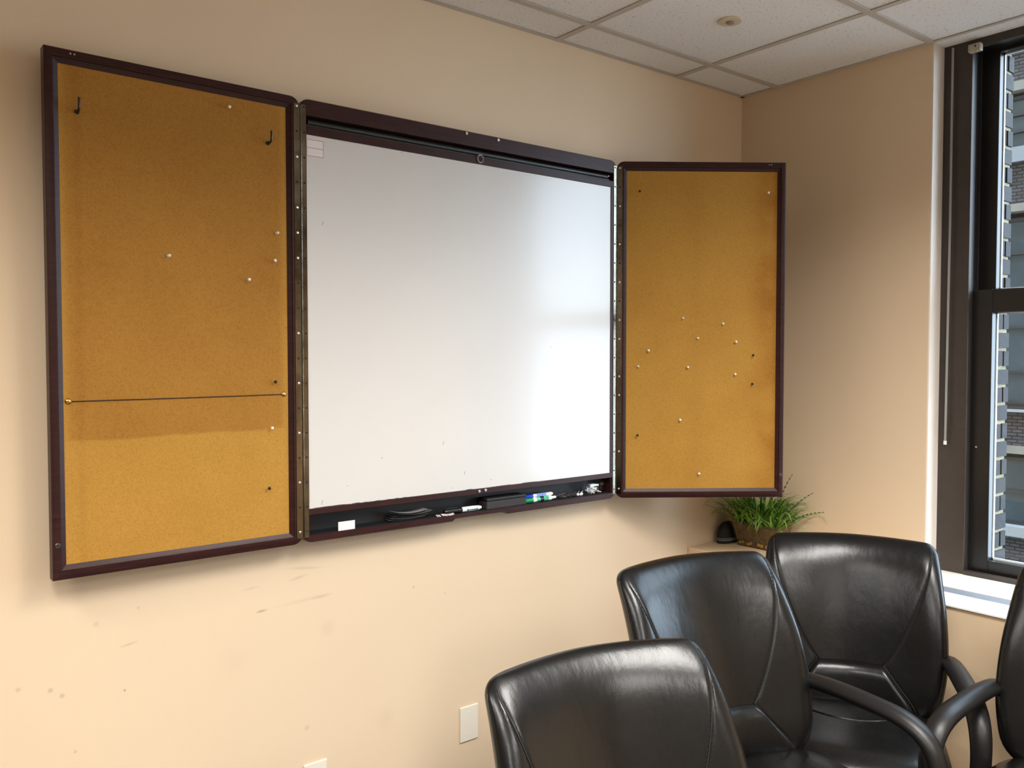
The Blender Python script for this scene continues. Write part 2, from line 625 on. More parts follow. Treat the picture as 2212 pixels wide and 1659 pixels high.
# recessed light fixtures (outside the frame)
M_louver = mat('louver', (0.7, 0.7, 0.68, 1), 0.25, metal=0.6)
for n, (lx, ly, pw, ln) in enumerate(LIGHTS):
    o = empty('ceiling_light', (lx, ly, H), ['recessed rectangular ceiling light over the table on the window side', 'recessed rectangular ceiling light over the table away from the window', 'recessed rectangular ceiling light by the far wall on the window side', 'recessed rectangular ceiling light by the far wall away from the window', 'small square ceiling light near the cabinet wall'][n], 'light')
    b = MB()
    for sx in (-1, 1):
        hl = ln / 2 + .025
        b.box(sx * .295 - .012, sx * .295 + .012, -hl - .01, hl + .01, -.004, .01)
        b.box(-.283, .283, sx * hl - .012, sx * hl + .012, -.004, .01)
    b.build('fixture_frame', M_tee, o)
    MB().box(-.283, .283, -hl + .012, hl - .012, .012, .02).build('fixture_back', M_louver, o)

# sprinkler cover plate
s = empty('sprinkler_cover', (-.699, -.472, H), 'round cream cover plate with a darker hub on the ceiling tile', 'sprinkler')
MB().lathe([(.036, -.004), (.0375, -.002), (.0375, .0015)], 28).build('cover_plate', M_cap, s, smooth=30)
MB().lathe([(.009, -.009), (.0125, -.0075), (.013, -.004)], 20).build('hub', M_caph, s, smooth=30)

# ------------------------------------------------------------------ window
win = bpy.data.objects.new('window_1', None)
COL.objects.link(win)
win.location = (XF, (YW0 + YW1) / 2, LZ)
structure(win)
wb = Vector(win.location)


def wpart(mb, name, m, parent=None, bevel=0, smooth=False):
    """geometry given in world coordinates, stored relative to the window"""
    mb.v = [(x - wb.x, y - wb.y, z - wb.z) for x, y, z in mb.v]
    return mb.build(name, m, parent or win, bevel=bevel, smooth=smooth)


ZT, ZS = H + .02, .772
c = MB()
c.box(XF, XF + .02, YW0 - .098, YW0, ZS, ZT).box(XF, XF + .02, YW1, YW1 + .098, ZS, ZT)
c.box(XF, XF + .02, YW1 + .098, YW0 - .098, H - .028, ZT)
wpart(c, 'window_casing', M_frame, bevel=.0015)
c = MB()
for s_, y in ((1, YW0), (-1, YW1)):
    a = y - s_ * .098
    for x0, x1, dy in ((.098, .112, 0), (.112, .160, .012), (.160, .166, 0.004), (.166, .212, .012), (.212, .225, 0)):
        c.box(x0, x1, min(y, a + s_ * dy), max(y, a + s_ * dy), ZS, ZT)
wpart(c, 'jamb', M_jamb, bevel=.001)
wpart(MB().box(.098, .225, YW1, YW0, H - .02, ZT), 'window_head', M_sash)
c = MB()
c.box(XF - .006, XF + .02, YW1 + .098, YW0 - .098, ZS, .792).box(XF, .24, YW1 + .098, YW0 - .098, ZS - .01, .782)
wpart(c, 'frame_sill', M_frame, bevel=.002)


def sash(name, x0, x1, ya, yb, za, zb, stile, brail, trail, glass_x):
    t_ = bpy.data.objects.new(name, None)
    m_ = MB()
    m_.box(x0, x1, ya - stile, ya, za, zb).box(x0, x1, yb, yb + stile, za, zb)
    m_.box(x0, x1, yb + stile, ya - stile, za, za + brail).box(x0, x1, yb + stile, ya - stile, zb - trail, zb)
    f = wpart(m_, name, M_sash, bevel=.002)
    gy0, gy1, gz0, gz1 = ya - stile, yb + stile, za + brail, zb - trail
    g = MB().box(glass_x - .002, glass_x + .002, gy1, gy0, gz0, gz1)
    wpart(g, 'glass_pane', M_glass, f)
    b_ = MB()
    for (a0, a1, b0, b1) in ((gy0 - .0032, gy0, gz0, gz1), (gy1, gy1 + .0032, gz0, gz1), (gy1, gy0, gz0, gz0 + .006), (gy1, gy0, gz1 - .004, gz1)):
        b_.box(glass_x + .003, x1 + .001, a0, a1, b0, b1)
    wpart(b_, 'glazing_bead', M_alu, f)
    return f


YA, YB = YW0 - .086, YW1 + .086
lower = sash('lower_sash', .114, .156, YA - .004, YB + .004, .783, 1.757, .071, .048, .078, .145)
upper = sash('upper_sash', .168, .208, YA - .004, YB + .004, 1.69, H - .005, .059, .07, .03, .197)
# small catch screw on the sash stile
wpart(MB().ball((.113, -.899, 1.218), .004), 'stile_screw', M_steel, lower)

# room-side sill: two white boards with a grey strip between
c = MB().box(-.122, XF, YW1 + .002, YW0 - .008, LZ + .0005, LZ + .006)
wpart(c, 'window_sill', M_sill, bevel=.001)
c = MB().box(-.191, -.1225, YW1 + .002, YW0 - .008, LZ + .0005, LZ + .0035)
wpart(c, 'sill_strip', M_greystrip)
c = MB().box(-LW - .006, -.1915, YW1 + .002, YW0 - .008, LZ + .0005, LZ + .006)
wpart(c, 'sill_front', M_sill, bevel=.001)

# blind wand and its old bracket
w = empty('blind_wand', (XF - .016, -.822, 2.585), 'thin clear plastic blind wand hanging beside the window', 'blind wand')
MB().tube([(0, 0, 0), (0, .0, -.6), (0.0, .004, -1.353)], .0042, 6).build('rod', M_wand, w, smooth=True)
MB().tube([(0, .004, -1.349), (0, .0041, -1.362)], .0055, 8).build('tip', M_white, w, smooth=True)
b = empty('blind_bracket', (XF - .012, -.892, 2.565), 'worn cream plastic blind bracket at the top of the window frame', 'bracket')
MB().box(-.012, .012, -.022, .018, -.012, .014).box(-.016, -.010, -.014, .010, -.016, .012).build('body', M_bracket, b, bevel=.004)
MB().tube([(-.017, -.008, .003), (-.011, -.008, .003)], .003, 8).build('screw', M_hole, b)

# ------------------------------------------------------------------ outside: brick jamb, street, building opposite
ex = MB()
XO = 0.414
ex.box(.236, XO - .006, -.874, 30, -16, 24).box(.236, XO - .006, -30, YW1 + .10 - .006, -16, 24)
ex.box(.105, XO - .006, YW1 + .09, -.87, -16, .74).box(.105, XO - .006, YW1 + .09, -.87, H + .03, 24)
wx = structure(ex.build('wall_exterior', M_mortar))
bricks = {}


def brick_mesh(l):
    k = round(l, 3)
    if k not in bricks:
        m_ = MB().box(0, l, 0, .09, 0, .0535)
        bricks[k] = m_.mesh('brick', M_brick)
    return bricks[k]


for side in (0, 1):
    for i in range(30):
        z = .70 + i * .0663
        lens = [.092, .09] if i % 2 else [.042, .092, .042]
        x = XO
        for l in lens:
            x -= l
            jit = random.uniform(-.0015, .0015)
            if side == 0:
                piece('brick', brick_mesh(l - .001), wx, (x, -.88 + jit, z + random.uniform(-.001, .001)))
            else:
                piece('brick', brick_mesh(l - .001), wx, (x, YW1 + .10 - .09 + jit, z))
            x -= .0115

M_street = mat('street', srgb(88, 88, 90), 0.9)
structure(MB().box(.5, 60, -80, 80, -16.2, -16).build('ground', M_street))


def facade_brick(name, col, col2, mortar):
    m, nt, p = new_mat(name)
    L = nt.links.new
    tc = node(nt, 'ShaderNodeTexCoord')
    mp = node(nt, 'ShaderNodeMapping')
    mp.inputs['Rotation'].default_value = (0, 0, 0)
    sx = node(nt, 'ShaderNodeSeparateXYZ')
    cb = node(nt, 'ShaderNodeCombineXYZ')
    L(tc.outputs['Object'], sx.inputs[0])
    L(sx.outputs['Y'], cb.inputs['X'])
    L(sx.outputs['Z'], cb.inputs['Y'])
    br = node(nt, 'ShaderNodeTexBrick', i_Scale=1.0, i_Mortar_Size=0.011, i_Brick_Width=0.16, i_Row_Height=0.055)
    br.inputs['Color1'].default_value = col
    br.inputs['Color2'].default_value = col2
    br.inputs['Mortar'].default_value = mortar
    L(cb.outputs[0], br.inputs['Vector'])
    L(br.outputs['Color'], p.inputs['Base Color'])
    p.inputs['Roughness'].default_value = 0.9
    return m


M_fb1 = facade_brick('facade_brick_grey', srgb(80, 76, 80), srgb(64, 61, 63), srgb(36, 34, 37))
M_conc = mat('facade_stone', srgb(122, 118, 113), 0.8, noise=0.1, nscale=4)
M_fdark = mat('facade_dark', srgb(42, 42, 46), 0.6)
M_fwhite = mat('facade_white', srgb(142, 144, 149), 0.5)
M_fglass = mat('facade_glass', srgb(58, 68, 78), 0.12, spec=0.5, noise=0.25, nscale=1.2)
M_fgrille = mat('facade_grille', srgb(122, 127, 136), 0.5)

bl = empty('building', (12, 3, -16), 'grey brick building across the street seen through the window', 'building')
BO = Vector((12, 3, -16))


def fpart(mb, name, m, parent=None, bevel=0):
    mb.v = [(x - BO.x, y - BO.y, z - BO.z) for x, y, z in mb.v]
    return mb.build(name, m, parent or bl)


BY0, BY1 = -5.2, 11.0
core = MB().box(12.3, 22, BY0, BY1, -16, 9.2).box(11.8, 12.5, BY0, BY1, 9.2, 9.7)
fpart(core, 'core', M_fdark)
brickw, lint, sills = MB(), MB(), MB()
bays = [BY0 + .3 + i * 3.2 for i in range(5)]
per = 7.93
wins = []
for k in range(-2, 1):
    o_ = k * per
    # band heights taken downwards within one repeat: (brick z0,z1)
    for (z0, z1) in ((5.96, 6.52), (3.99, 4.66), (.067, .64), (-1.38 - .35 * 0 - 0.0, -1.38)):
        if z1 - z0 > .02:
            brickw.box(12.0, 12.3, BY0, BY1, z0 + o_, z1 + o_)
    lint.box(11.96, 12.3, BY0, BY1, 5.81 + o_, 5.96 + o_)
    lint.box(11.94, 12.3, BY0, BY1, 3.865 + o_, 3.99 + o_)
    lint.box(11.94, 12.3, BY0, BY1, -.06 + o_, .067 + o_)
    sills.box(11.9, 12.3, BY0, BY1, 6.515 + o_, 6.56 + o_)
    sills.box(11.9, 12.3, BY0, BY1, .62 + o_, .655 + o_)
    sills.box(11.88, 12.3, BY0, BY1, -1.40 + o_, -1.24 + o_)
    for yb in bays + [BY1]:
        brickw.box(12.0, 12.3, yb - .38, yb + .0, -1.4 + o_, 6.53 + o_)
    for yb in bays:
        wins += [(yb, 4.9 + o_, 5.75 + o_, [5.45, 5.18]), (yb, .655 + o_, 3.78 + o_, [3.2, 2.0, 1.27, .77]), (yb, -1.24 + o_, -.137 + o_, [-.69])]
fpart(brickw, 'brick_wall', M_fb1)
fpart(lint, 'lintel', M_conc)
fpart(sills, 'sill', M_fwhite)
for (yb, z0, z1, rails) in wins:
    fr = MB()
    o_ = z0 - {True: 0}.get(False, z0)
    offs = 0
    base_k = [per * kk for kk in range(-2, 1)]
    kk = min(base_k, key=lambda b_: min(abs(z0 - b_ - q) for q in (4.9, .655, -1.24)))
    fr.box(12.10, 12.2, yb, yb + .07, z0, z1).box(12.10, 12.2, yb + 2.73, yb + 2.82, z0, z1)
    fr.box(12.10, 12.2, yb, yb + 2.82, z1 - .06, z1).box(12.10, 12.2, yb, yb + 2.82, z0, z0 + .05)
    for r in rails:
        fr.box(12.09, 12.2, yb, yb + 2.82, r + kk - .02, r + kk + .02)
    f = fpart(fr, 'window', M_fdark)
    if -5 < z0 < 8:
        g = MB().box(12.14, 12.16, yb + .07, yb + 2.73, z0 + .05, z1 - .06)
        fpart(g, 'pane', M_fglass, f)
for k in range(-1, 1):
    for yb in bays:
        fpart(MB().box(11.92, 12.05, yb, yb + 2.8, 4.66 + k * per, 4.9 + k * per), 'grille_band', M_fgrille)
for yb in bays:
    gr = MB()
    gr.add([(11.9, yb + 2.2, 4.66), (11.9, yb + 2.28, 4.66), (11.98, yb + 2.28, 4.2), (11.98, yb + 2.2, 4.2)] + [(11.95, yb + 2.2, 4.66), (11.95, yb + 2.28, 4.66), (12.0, yb + 2.28, 4.2), (12.0, yb + 2.2, 4.2)],
           [(0, 1, 2, 3), (4, 7, 6, 5), (0, 3, 7, 4), (1, 5, 6, 2), (0, 4, 5, 1), (3, 2, 6, 7)])
    fpart(gr, 'bracket', M_fwhite)

# ------------------------------------------------------------------ wall-mounted conference cabinet
CX0, CX1, CZ0, CZ1, CY = -1.9812, -0.8005, 1.0264, 2.2144, -0.07
cab = empty('board_cabinet', ((CX0 + CX1) / 2, 0, CZ0), 'dark mahogany wall cabinet opened to show a whiteboard between two cork doors', 'cabinet')
cb = Vector(cab.location)


def cpart(mb, name, m, parent=None, **k):
    if parent is None or parent is cab:
        mb.v = [(x - cb.x, y - cb.y, z - cb.z) for x, y, z in mb.v]
        return mb.build(name, m, cab, **k)
    pl = Vector(parent.location) + cb
    mb.v = [(x - pl.x, y - pl.y, z - pl.z) for x, y, z in mb.v]
    return mb.build(name, m, parent, **k)


def rrect(u0, u1, z0, z1, rad, n=6, extra=None):
    """rounded rectangle ring in (u, z); rad = (bl, br, tr, tl)"""
    out = []
    cor = [(u0, z0, PI, rad[0], 1, 1), (u1, z0, 1.5 * PI, rad[1], -1, 1), (u1, z1, 0, rad[2], -1, -1), (u0, z1, .5 * PI, rad[3], 1, -1)]
    for ci, (u, z, a0, r, su, sz) in enumerate(cor):
        r = max(r, .0004)
        for i in range(n):
            a = a0 + .5 * PI * i / (n - 1)
            out.append((u + su * r + r * math.cos(a), z + sz * r + r * math.sin(a)))
        if ci == 0 and extra:
            out += extra(z0)
    return out


# case ring with a shallow finger notch in its bottom edge
R_ = .026


def case_ring(ins, d, inner=None, notch=True):
    if inner:
        u0, u1, z0, z1 = inner
        rad = (.0005,) * 4
    else:
        u0, u1, z0, z1 = CX0 + ins, CX1 - ins, CZ0 + ins, CZ1 - ins
        rad = (R_ - ins,) * 4
    lift = .0075 if notch and not inner else 0
    ext = lambda z: [(-1.497, z), (-1.487, z + lift), (-1.295, z + lift), (-1.285, z)]
    return [(u, CY + d, z) for u, z in rrect(u0, u1, z0, z1, rad, extra=ext)]


inner = (CX0 + .0165, CX1 - .0165, 1.0465, 2.1705)
m_ = MB().rings([case_ring(.001, .0695), case_ring(0, .066), case_ring(0, .004), case_ring(.003, 0), case_ring(0, 0, inner), case_ring(0, .066, inner), case_ring(.001, .0695)])
cpart(m_, 'case', M_woodh, smooth=35)
cpart(MB().box(inner[0] - .001, inner[1] + .001, CY, CY + .055, 2.1205, 2.1425), 'upper_rail', M_woodh, bevel=.001)
cpart(MB().box(inner[0] - .001, inner[1] + .001, CY, CY + .055, 1.1015, 1.1185), 'lower_rail', M_woodh, bevel=.001)
cpart(MB().box(inner[0] - .002, inner[1] + .002, -.012, -.006, 1.0466, 2.1704), 'back_panel', M_black)
brd = cpart(MB().box(inner[0], inner[1], CY + .003, CY + .010, 1.1187, 2.1203), 'whiteboard', M_board)
# thin light edge strip at the board's right side
cpart(MB().box(inner[1] - .010, inner[1] - .0005, CY + .0005, CY + .003, 1.1187, 2.1203), 'edge_strip', M_wood)
# roller screen in the slot
rol = cpart(MB().tube([(inner[0] + .012, CY + .024, 2.1585), (inner[1] - .012, CY + .024, 2.1585)], .0105, 14), 'screen_roller', M_roller, smooth=True)
cpart(MB().tube([(inner[0] + .002, CY + .012, 2.1465), (inner[1] - .012, CY + .012, 2.1465)], .0042, 10), 'hem_bar', M_roller, smooth=True)
ring = [(-1.395 + .0105 * math.cos(a), CY - .004, 2.1365 + .0115 * math.sin(a)) for a in [2 * PI * i / 20 for i in range(20)]]
cpart(MB().tube(ring, .0014, 6, closed=True).tube([(-1.395, CY - .003, 2.148), (-1.395, CY + .010, 2.149)], .0015, 6), 'pull_ring', M_steel, smooth=True)
cpart(MB().tube([(inner[1] - .013, CY + .016, 2.161), (inner[1] - .004, CY + .016, 2.161)], .0045, 10), 'roller_pin', M_steel, smooth=True)
# tray floor lining
cpart(MB().box(inner[0], inner[1], CY + .006, -.012, 1.0466, 1.0475), 'tray_floor', M_black)
cpart(MB().box(inner[1] - .004, inner[1], CY + .004, -.012, 1.0476, 1.1014), 'tray_end', M_wood)
# magnetic catches
for x, z in ((-1.445, 2.206), (-1.324, 2.205), (-1.399, 1.1105), (-1.375, 1.112)):
    mm = Matrix.Translation((x, CY - .0, z)) @ Matrix.Rotation(PI / 2, 4, 'X')
    cpart(MB().lathe([(.0048, -.001), (.0048, .0022), (.004, .003)], 14, M=mm), 'catch_disc', M_steel, smooth=30)
# small marks on the board (dry marker residue) as thin strokes
mk = MB()
for x, z, l, a in ((-1.918, 1.89, .012, 1.2), (-1.53, 1.269, .01, 1.3), (-1.101, 1.56, .005, 0), (-1.452, 1.172, .01, 1.4), (-1.926, 1.132, .014, 1.3), (-1.351, 1.142, .005, .2), (-1.67, 2.117, .006, 1), (-1.74, 1.24, .007, .4), (-1.85, 1.17, .004, 0), (-1.50, 1.13, .004, .4)):
    dx, dz = math.cos(a) * l / 2, math.sin(a) * l / 2
    mk.box(-l / 2, l / 2, -.0002, 0, -.0006, .0006, M=Matrix.Translation((x, CY + .003, z)) @ Matrix.Rotation(-a, 4, 'Y'))
for i in range(34):
    x = random.choice([random.uniform(-1.96, -1.86), random.uniform(-1.9, -1.6), random.uniform(-1.45, -1.15)])
    l = random.uniform(.008, .03)
    mk.box(x, x + l, CY + .0027, CY + .003, 1.1188, 1.1188 + random.uniform(.0005, .0014))
cpart(mk, 'marker_residue', M_mark)['kind'] = 'stuff'

# hinge leaves on the case
NH = 18
HZ = [2.190 - i * .0665 for i in range(NH)]


def leaf(mb, x0, x1, y, hx, side, holes, mi0=0):
    mb.box(x0, x1, y - .0014, y, CZ0 + .016, CZ1 - .018)
    for z in holes:
        mm = Matrix.Translation((hx, y - .0014, z)) @ Matrix.Rotation(PI / 2, 4, 'X')
        mb.lathe([(.0029, -.0003), (.0029, .0003)], 10, 1, mm)
    return mb


for sgn, xe in ((1, CX0), (-1, CX1)):
    x0, x1 = sorted((xe + sgn * .001, xe + sgn * .0145))
    cpart(leaf(MB(), x0, x1, CY, xe + sgn * .0095, 1, HZ), 'hinge_leaf', [M_brass, M_hole])
    kn = MB()
    for i in range(36):
        z = CZ0 + .018 + i * .0319
        kn.tube([(xe, CY - .001, z), (xe, CY - .001, z + .0305)], .0026, 8)
    cpart(kn, 'hinge_knuckles', M_brass, smooth=True)


def make_door(name, hx, ang, left):
    """local frame: x from hinge outwards, z up, thickness along sg*y"""
    sg = -1 if left else 1
    W = .6024
    d_ = bpy.data.objects.new(name, None)
    Wm = M_corkL if left else M_corkR
    z0, z1 = CZ0 - cb.z, CZ1 - cb.z

    def ring(ih, iout, ib, it, d, rr):
        return [(u, sg * d, z) for u, z in rrect(ih, W - iout, z0 + ib, z1 - it, (rr, .0006, .0006, rr))]
    G = .0012
    th, to, tb, tt = .0385, .030, .0335, .0335      # frame widths: hinge, outer, bottom, top
    def off(a):
        return (th - a, to - a, tb - a, tt - a)
    R = [ring(G, 0, 0, 0, .034, .026), ring(G, 0, 0, 0, .004, .026), ring(G + .0015, .0015, .0015, .0015, .0012, .025), ring(G + .004, .004, .004, .004, 0, .022),
         ring(*off(.0135), 0, .001), ring(*off(.0125), .0035, .001), ring(*off(.0105), .0042, .001), ring(*off(.0035), .0085, .001), ring(*off(0), .0100, .001), ring(*off(0), .030, .001), ring(G, 0, 0, 0, .034, .026)]
    o = MB().rings(R).build(name, M_wood, cab, smooth=28)
    o.location = Vector((hx, CY, 0)) - Vector((cb.x, cb.y, 0))
    o.rotation_euler = (0, 0, (PI + ang) if left else -ang)
    # cork
    ck = MB().box(th - .004, W - to + .004, min(sg * .0095, sg * .014), max(sg * .0095, sg * .014), z0 + tb - .004, z1 - tt + .004)
    ck.v = [(x, y, z + cb.z) for x, y, z in ck.v]
    co = ck.build('cork_panel', Wm, o)
    co.location = (0, 0, -cb.z)
    bk = MB().box(th - .006, W - to + .006, min(sg * .0145, sg * .032), max(sg * .0145, sg * .032), z0 + tb - .006, z1 - tt + .006)
    bk.build('back_board', M_wood, o)
    # hinge leaf with screws and empty holes
    pat = 'SHSHSSSHHSHSHSHSHS' if left else 'SHSHSHSHSSHSSHHSHS'
    lf = MB()
    y0, y1 = sorted((0, -sg * .0014))
    lf.box(.0015, .0195, y0, y1, z0 + .016, z1 - .018)
    for z, ch in zip(HZ, pat):
        zz = z - cb.z
        mm = Matrix.Translation((.0112, -sg * .0014, zz)) @ Matrix.Rotation(sg * PI / 2, 4, 'X')
        if ch == 'H':
            lf.lathe([(.0032, -.0003), (.0032, .0003)], 10, 1, mm)
        else:
            MB().lathe([(.0034, -.0005), (.0034, .0004), (.0022, .0009), (.0008, .0007)], 10, M=mm).build('screw', M_steel, o, smooth=30)
    lf.build('hinge_leaf', [M_brass, M_hole], o)
    # strike screws in the outer stile
    mm = Matrix.Translation((.592, 0, 1.106 - cb.z)) @ Matrix.Rotation(sg * PI / 2, 4, 'X')
    MB().lathe([(.0062, -.001), (.0062, .001), (.005, .002)], 14, M=mm).box(-.0045, .0045, -.0008, .0008, .002, .0022, 1, mm).build('catch_screw', [M_bronze, M_hole], o, smooth=30)
    for dx in (-.004, .004):
        mm = Matrix.Translation((.545 + dx, 0, 2.205 - cb.z)) @ Matrix.Rotation(sg * PI / 2, 4, 'X')
        MB().lathe([(.0019, -.001), (.0019, .0008)], 8, M=mm).build('strike_pin', M_steel, o)
    return o


AL, AR = .0171, .6332
doorL = make_door('left_door', CX0, AL, True)
doorR = make_door('right_door', CX1, AR, False)
doorL.name, doorR.name = 'cork_door', 'cork_door.001'
doorL['label'] = 'wide cork door swung flat against the wall'
doorR['label'] = 'cork door standing open at an angle beside the room corner'
FL = Matrix.Translation((CX0, CY, 0)) @ Matrix.Rotation(PI + AL, 4, 'Z')
FR = Matrix.Translation((CX1, CY, 0)) @ Matrix.Rotation(-AR, 4, 'Z')


def on_door(left, u, z, d=0.0):
    """world point at distance d in front of the cork face"""
    sg = -1 if left else 1
    return (FL if left else FR) @ Vector((u, sg * (.0095 - d), z))


# ------------------------------------------------------------------ pins, hooks, string on the cork
def pin(left, u, z, kind, label):
    base = on_door(left, u, z)
    o = empty('push_pin', base, label, 'pin', 'pins on the left cork door' if left else 'pins on the right cork door')
    sg = -1 if left else 1
    rot = ((PI + AL) if left else -AR)
    o.rotation_euler = (0, 0, rot)
    r = .0043 if kind != 's' else .0036
    hd = .0105
    # the pixel position is the head; head sits hd in front of the cork
    m = {'w': M_pinw, 'k': M_pink, 's': M_pins}[kind]
    if kind == 's':
        mm = Matrix.Translation((0, -sg * .0, 0)) @ Matrix.Rotation(sg * PI / 2, 4, 'X')
        MB().lathe([(.0034, 0.0005), (.0034, .0022), (.0022, .003), (.0019, .008), (.0034, .0095), (.0036, .0112), (.0028, .0122)], 12, M=mm).build('pin_head', m, o, smooth=35)
    else:
        MB().ball((0, -sg * hd, 0), r, 12).build('pin_head', m, o, smooth=True)
        MB().tube([(0, sg * .003, 0), (0, -sg * (hd - r * .8), 0)], .0007, 6).build('needle', M_steel, o, smooth=True)
    return o


# head positions were measured at the frame plane; shift the foot so the head lands there
PINS_L = [(.1906, 2.1538, 'w', 'white ball pin near the top edge of the flat left cork door'),
          (.0657, 1.8521, 's', 'silvery pin at the right edge of the left cork door, well below the second hook'),
          (.3405, 1.7727, 's', 'lone silvery pin in the middle of the left cork door'),
          (.074, 1.7794, 'w', 'white ball pin at the left cork door\'s right edge, just under a silvery pin'),
          (.1441, 1.7262, 'w', 'white ball pin lowest of the upper group on the left cork door'),
          (.076, 1.4636, 'k', 'black ball pin just above the right end of the string'),
          (.0861, 1.3429, 'w', 'white ball pin below the string on the left cork door'),
          (.0953, 1.186, 'k', 'black ball pin lowest on the left cork door')]
PINS_R = [(.0816, 2.1097, 'k', 'black ball pin in the upper left corner of the angled right cork door'),
          (.5389, 2.1077, 'w', 'white ball pin in the upper right corner of the angled right cork door'),
          (.2385, 1.665, 's', 'upper silvery pin near the middle of the right cork door'),
          (.3809, 1.6455, 'w', 'uppermost white ball pin of the cluster on the right cork door'),
          (.2919, 1.5947, 's', 'silvery pin at the centre of the cluster on the right cork door'),
          (.4278, 1.5816, 'w', 'white ball pin right of the silvery centre pin on the right cork door'),
          (.1155, 1.5505, 'w', 'leftmost white ball pin on the right cork door'),
          (.4897, 1.534, 'k', 'upper of two black ball pins near the right edge of the right cork door'),
          (.0795, 1.4948, 's', 'silvery pin close to the hinge of the right cork door'),
          (.2562, 1.4914, 'w', 'white ball pin directly below the silvery pins of the right cork door'),
          (.4255, 1.4666, 'w', 'white ball pin left of the lower black pin on the right cork door'),
          (.4873, 1.4319, 'k', 'lower of two black ball pins near the right edge of the right cork door'),
          (.2293, 1.304, 'w', 'white ball pin in the lower middle of the right cork door'),
          (.0774, 1.2501, 'k', 'black ball pin at the lower left of the right cork door'),
          (.2986, 1.1121, 'w', 'lowest white ball pin near the bottom of the right cork door')]
for lst, lf in ((PINS_L, True), (PINS_R, False)):
    for u, z, k, lab in lst:
        pin(lf, u, z, k, lab)

for u, z, lab in ((.536, 2.081, 'black cup hook at the upper left of the left cork door'), (.0865, 2.082, 'black cup hook at the upper right of the left cork door')):
    o = empty('cup_hook', on_door(True, u, z), lab, 'hook', 'cup hooks on the left cork door', PI + AL)
    pts = catmull([(0, -.004, 0), (0, .010, -.001), (0, .018, .0005), (0, .0225, .006), (0, .0235, .014), (0, .0235, .027)], 5)
    MB().tube(pts, .0026, 8).build('hook_wire', M_hook, o, smooth=True)
    mm = Matrix.Translation((0, 0, 0)) @ Matrix.Rotation(-PI / 2, 4, 'X')
    MB().lathe([(.0055, -.001), (.0055, .001), (.003, .003)], 12, M=mm).build('hook_collar', M_hook, o, smooth=30)

for u, z, lab in ((.564, 1.4285, 'brass dome tack holding the left end of the string'), (.0495, 1.4302, 'brass dome tack holding the right end of the string')):
    o = empty('brass_tack', on_door(True, u, z), lab, 'tack', 'brass tacks on the left cork door', PI + AL)
    prof = [(.0072, 0.0002)] + [(.0070 * math.cos(a), .0002 + .0042 * math.sin(a)) for a in [i * PI / 12 for i in range(1, 6)]] + [(.0002, .0044)]
    MB().lathe(prof, 16, M=Matrix.Rotation(-PI / 2, 4, 'X')).build('tack_head', M_gold, o, smooth=True)
a, b = on_door(True, .564, 1.4285, .0016), on_door(True, .0495, 1.4302, .0016)
st = MB().tube([tuple(a.lerp(b, i / 12) + Vector((0, 0, -.0006 * math.sin(PI * i / 12)))) for i in range(13)], .0011, 6)
o_ = a.copy()
st.v = [(x - o_.x, y - o_.y, z - o_.z) for x, y, z in st.v]
tag(st.build('string', M_string, loc=o_, smooth=True), 'thin dark string stretched between two brass tacks across the cork', 'string')

# ------------------------------------------------------------------ things in the tray
TZ = 1.0476
ty = CY + .03


def axis_x(loc, rz=0, ry=0):
    """z axis of a lathe laid along +x"""
    return Matrix.Translation(loc) @ Matrix.Rotation(rz, 4, 'Z') @ Matrix.Rotation(PI / 2 + ry, 4, 'Y')


# white card leaning on the lip
o = MB().box(-.0255, .0255, -.0006, .0006, 0, .0245).build('white_card', M_white, loc=(-1.852, CY + .0045, TZ - .0004))
tag(o, 'small blank white card standing at the left end of the cabinet tray', 'card')

# fanned dark cards
M_card = mat('grey_card', srgb(104, 104, 104), 0.4)
M_card2 = mat('worn_card', srgb(150, 146, 142), 0.45, noise=0.2, nscale=40)
for i in range(6):
    m_ = MB()
    P = []
    for a in range(7):
        x = -.06 + a * .02
        P.append([(x, y, .010 * (x / .06) ** 2 * (.3 + .1 * i) + .0003) for y in (-.014, 0, .014)])
    m_.grid(P)
    m_.grid([[(x, y, z - .0006) for x, y, z in r] for r in P])
    o = m_.build('grey_card', M_card2 if i == 5 else M_card, loc=(-1.645 + .006 * i - .012 * (i == 5) * 2, ty + random.uniform(-.004, .004), TZ + .002 + .0032 * i + (.002 if i == 5 else 0)), rotz=random.uniform(-.09, .09))
    o.rotation_euler.y = -.02 + .012 * i
    if i == 5:
        tag(o, 'paler worn card lying on top of the dark card pile in the tray', 'card')
    else:
        tag(o, ['lowest', 'second lowest', 'middle', 'second highest', 'highest'][i] + ' of the dark grey cards in the loose pile in the tray', 'card', 'dark cards piled in the tray')

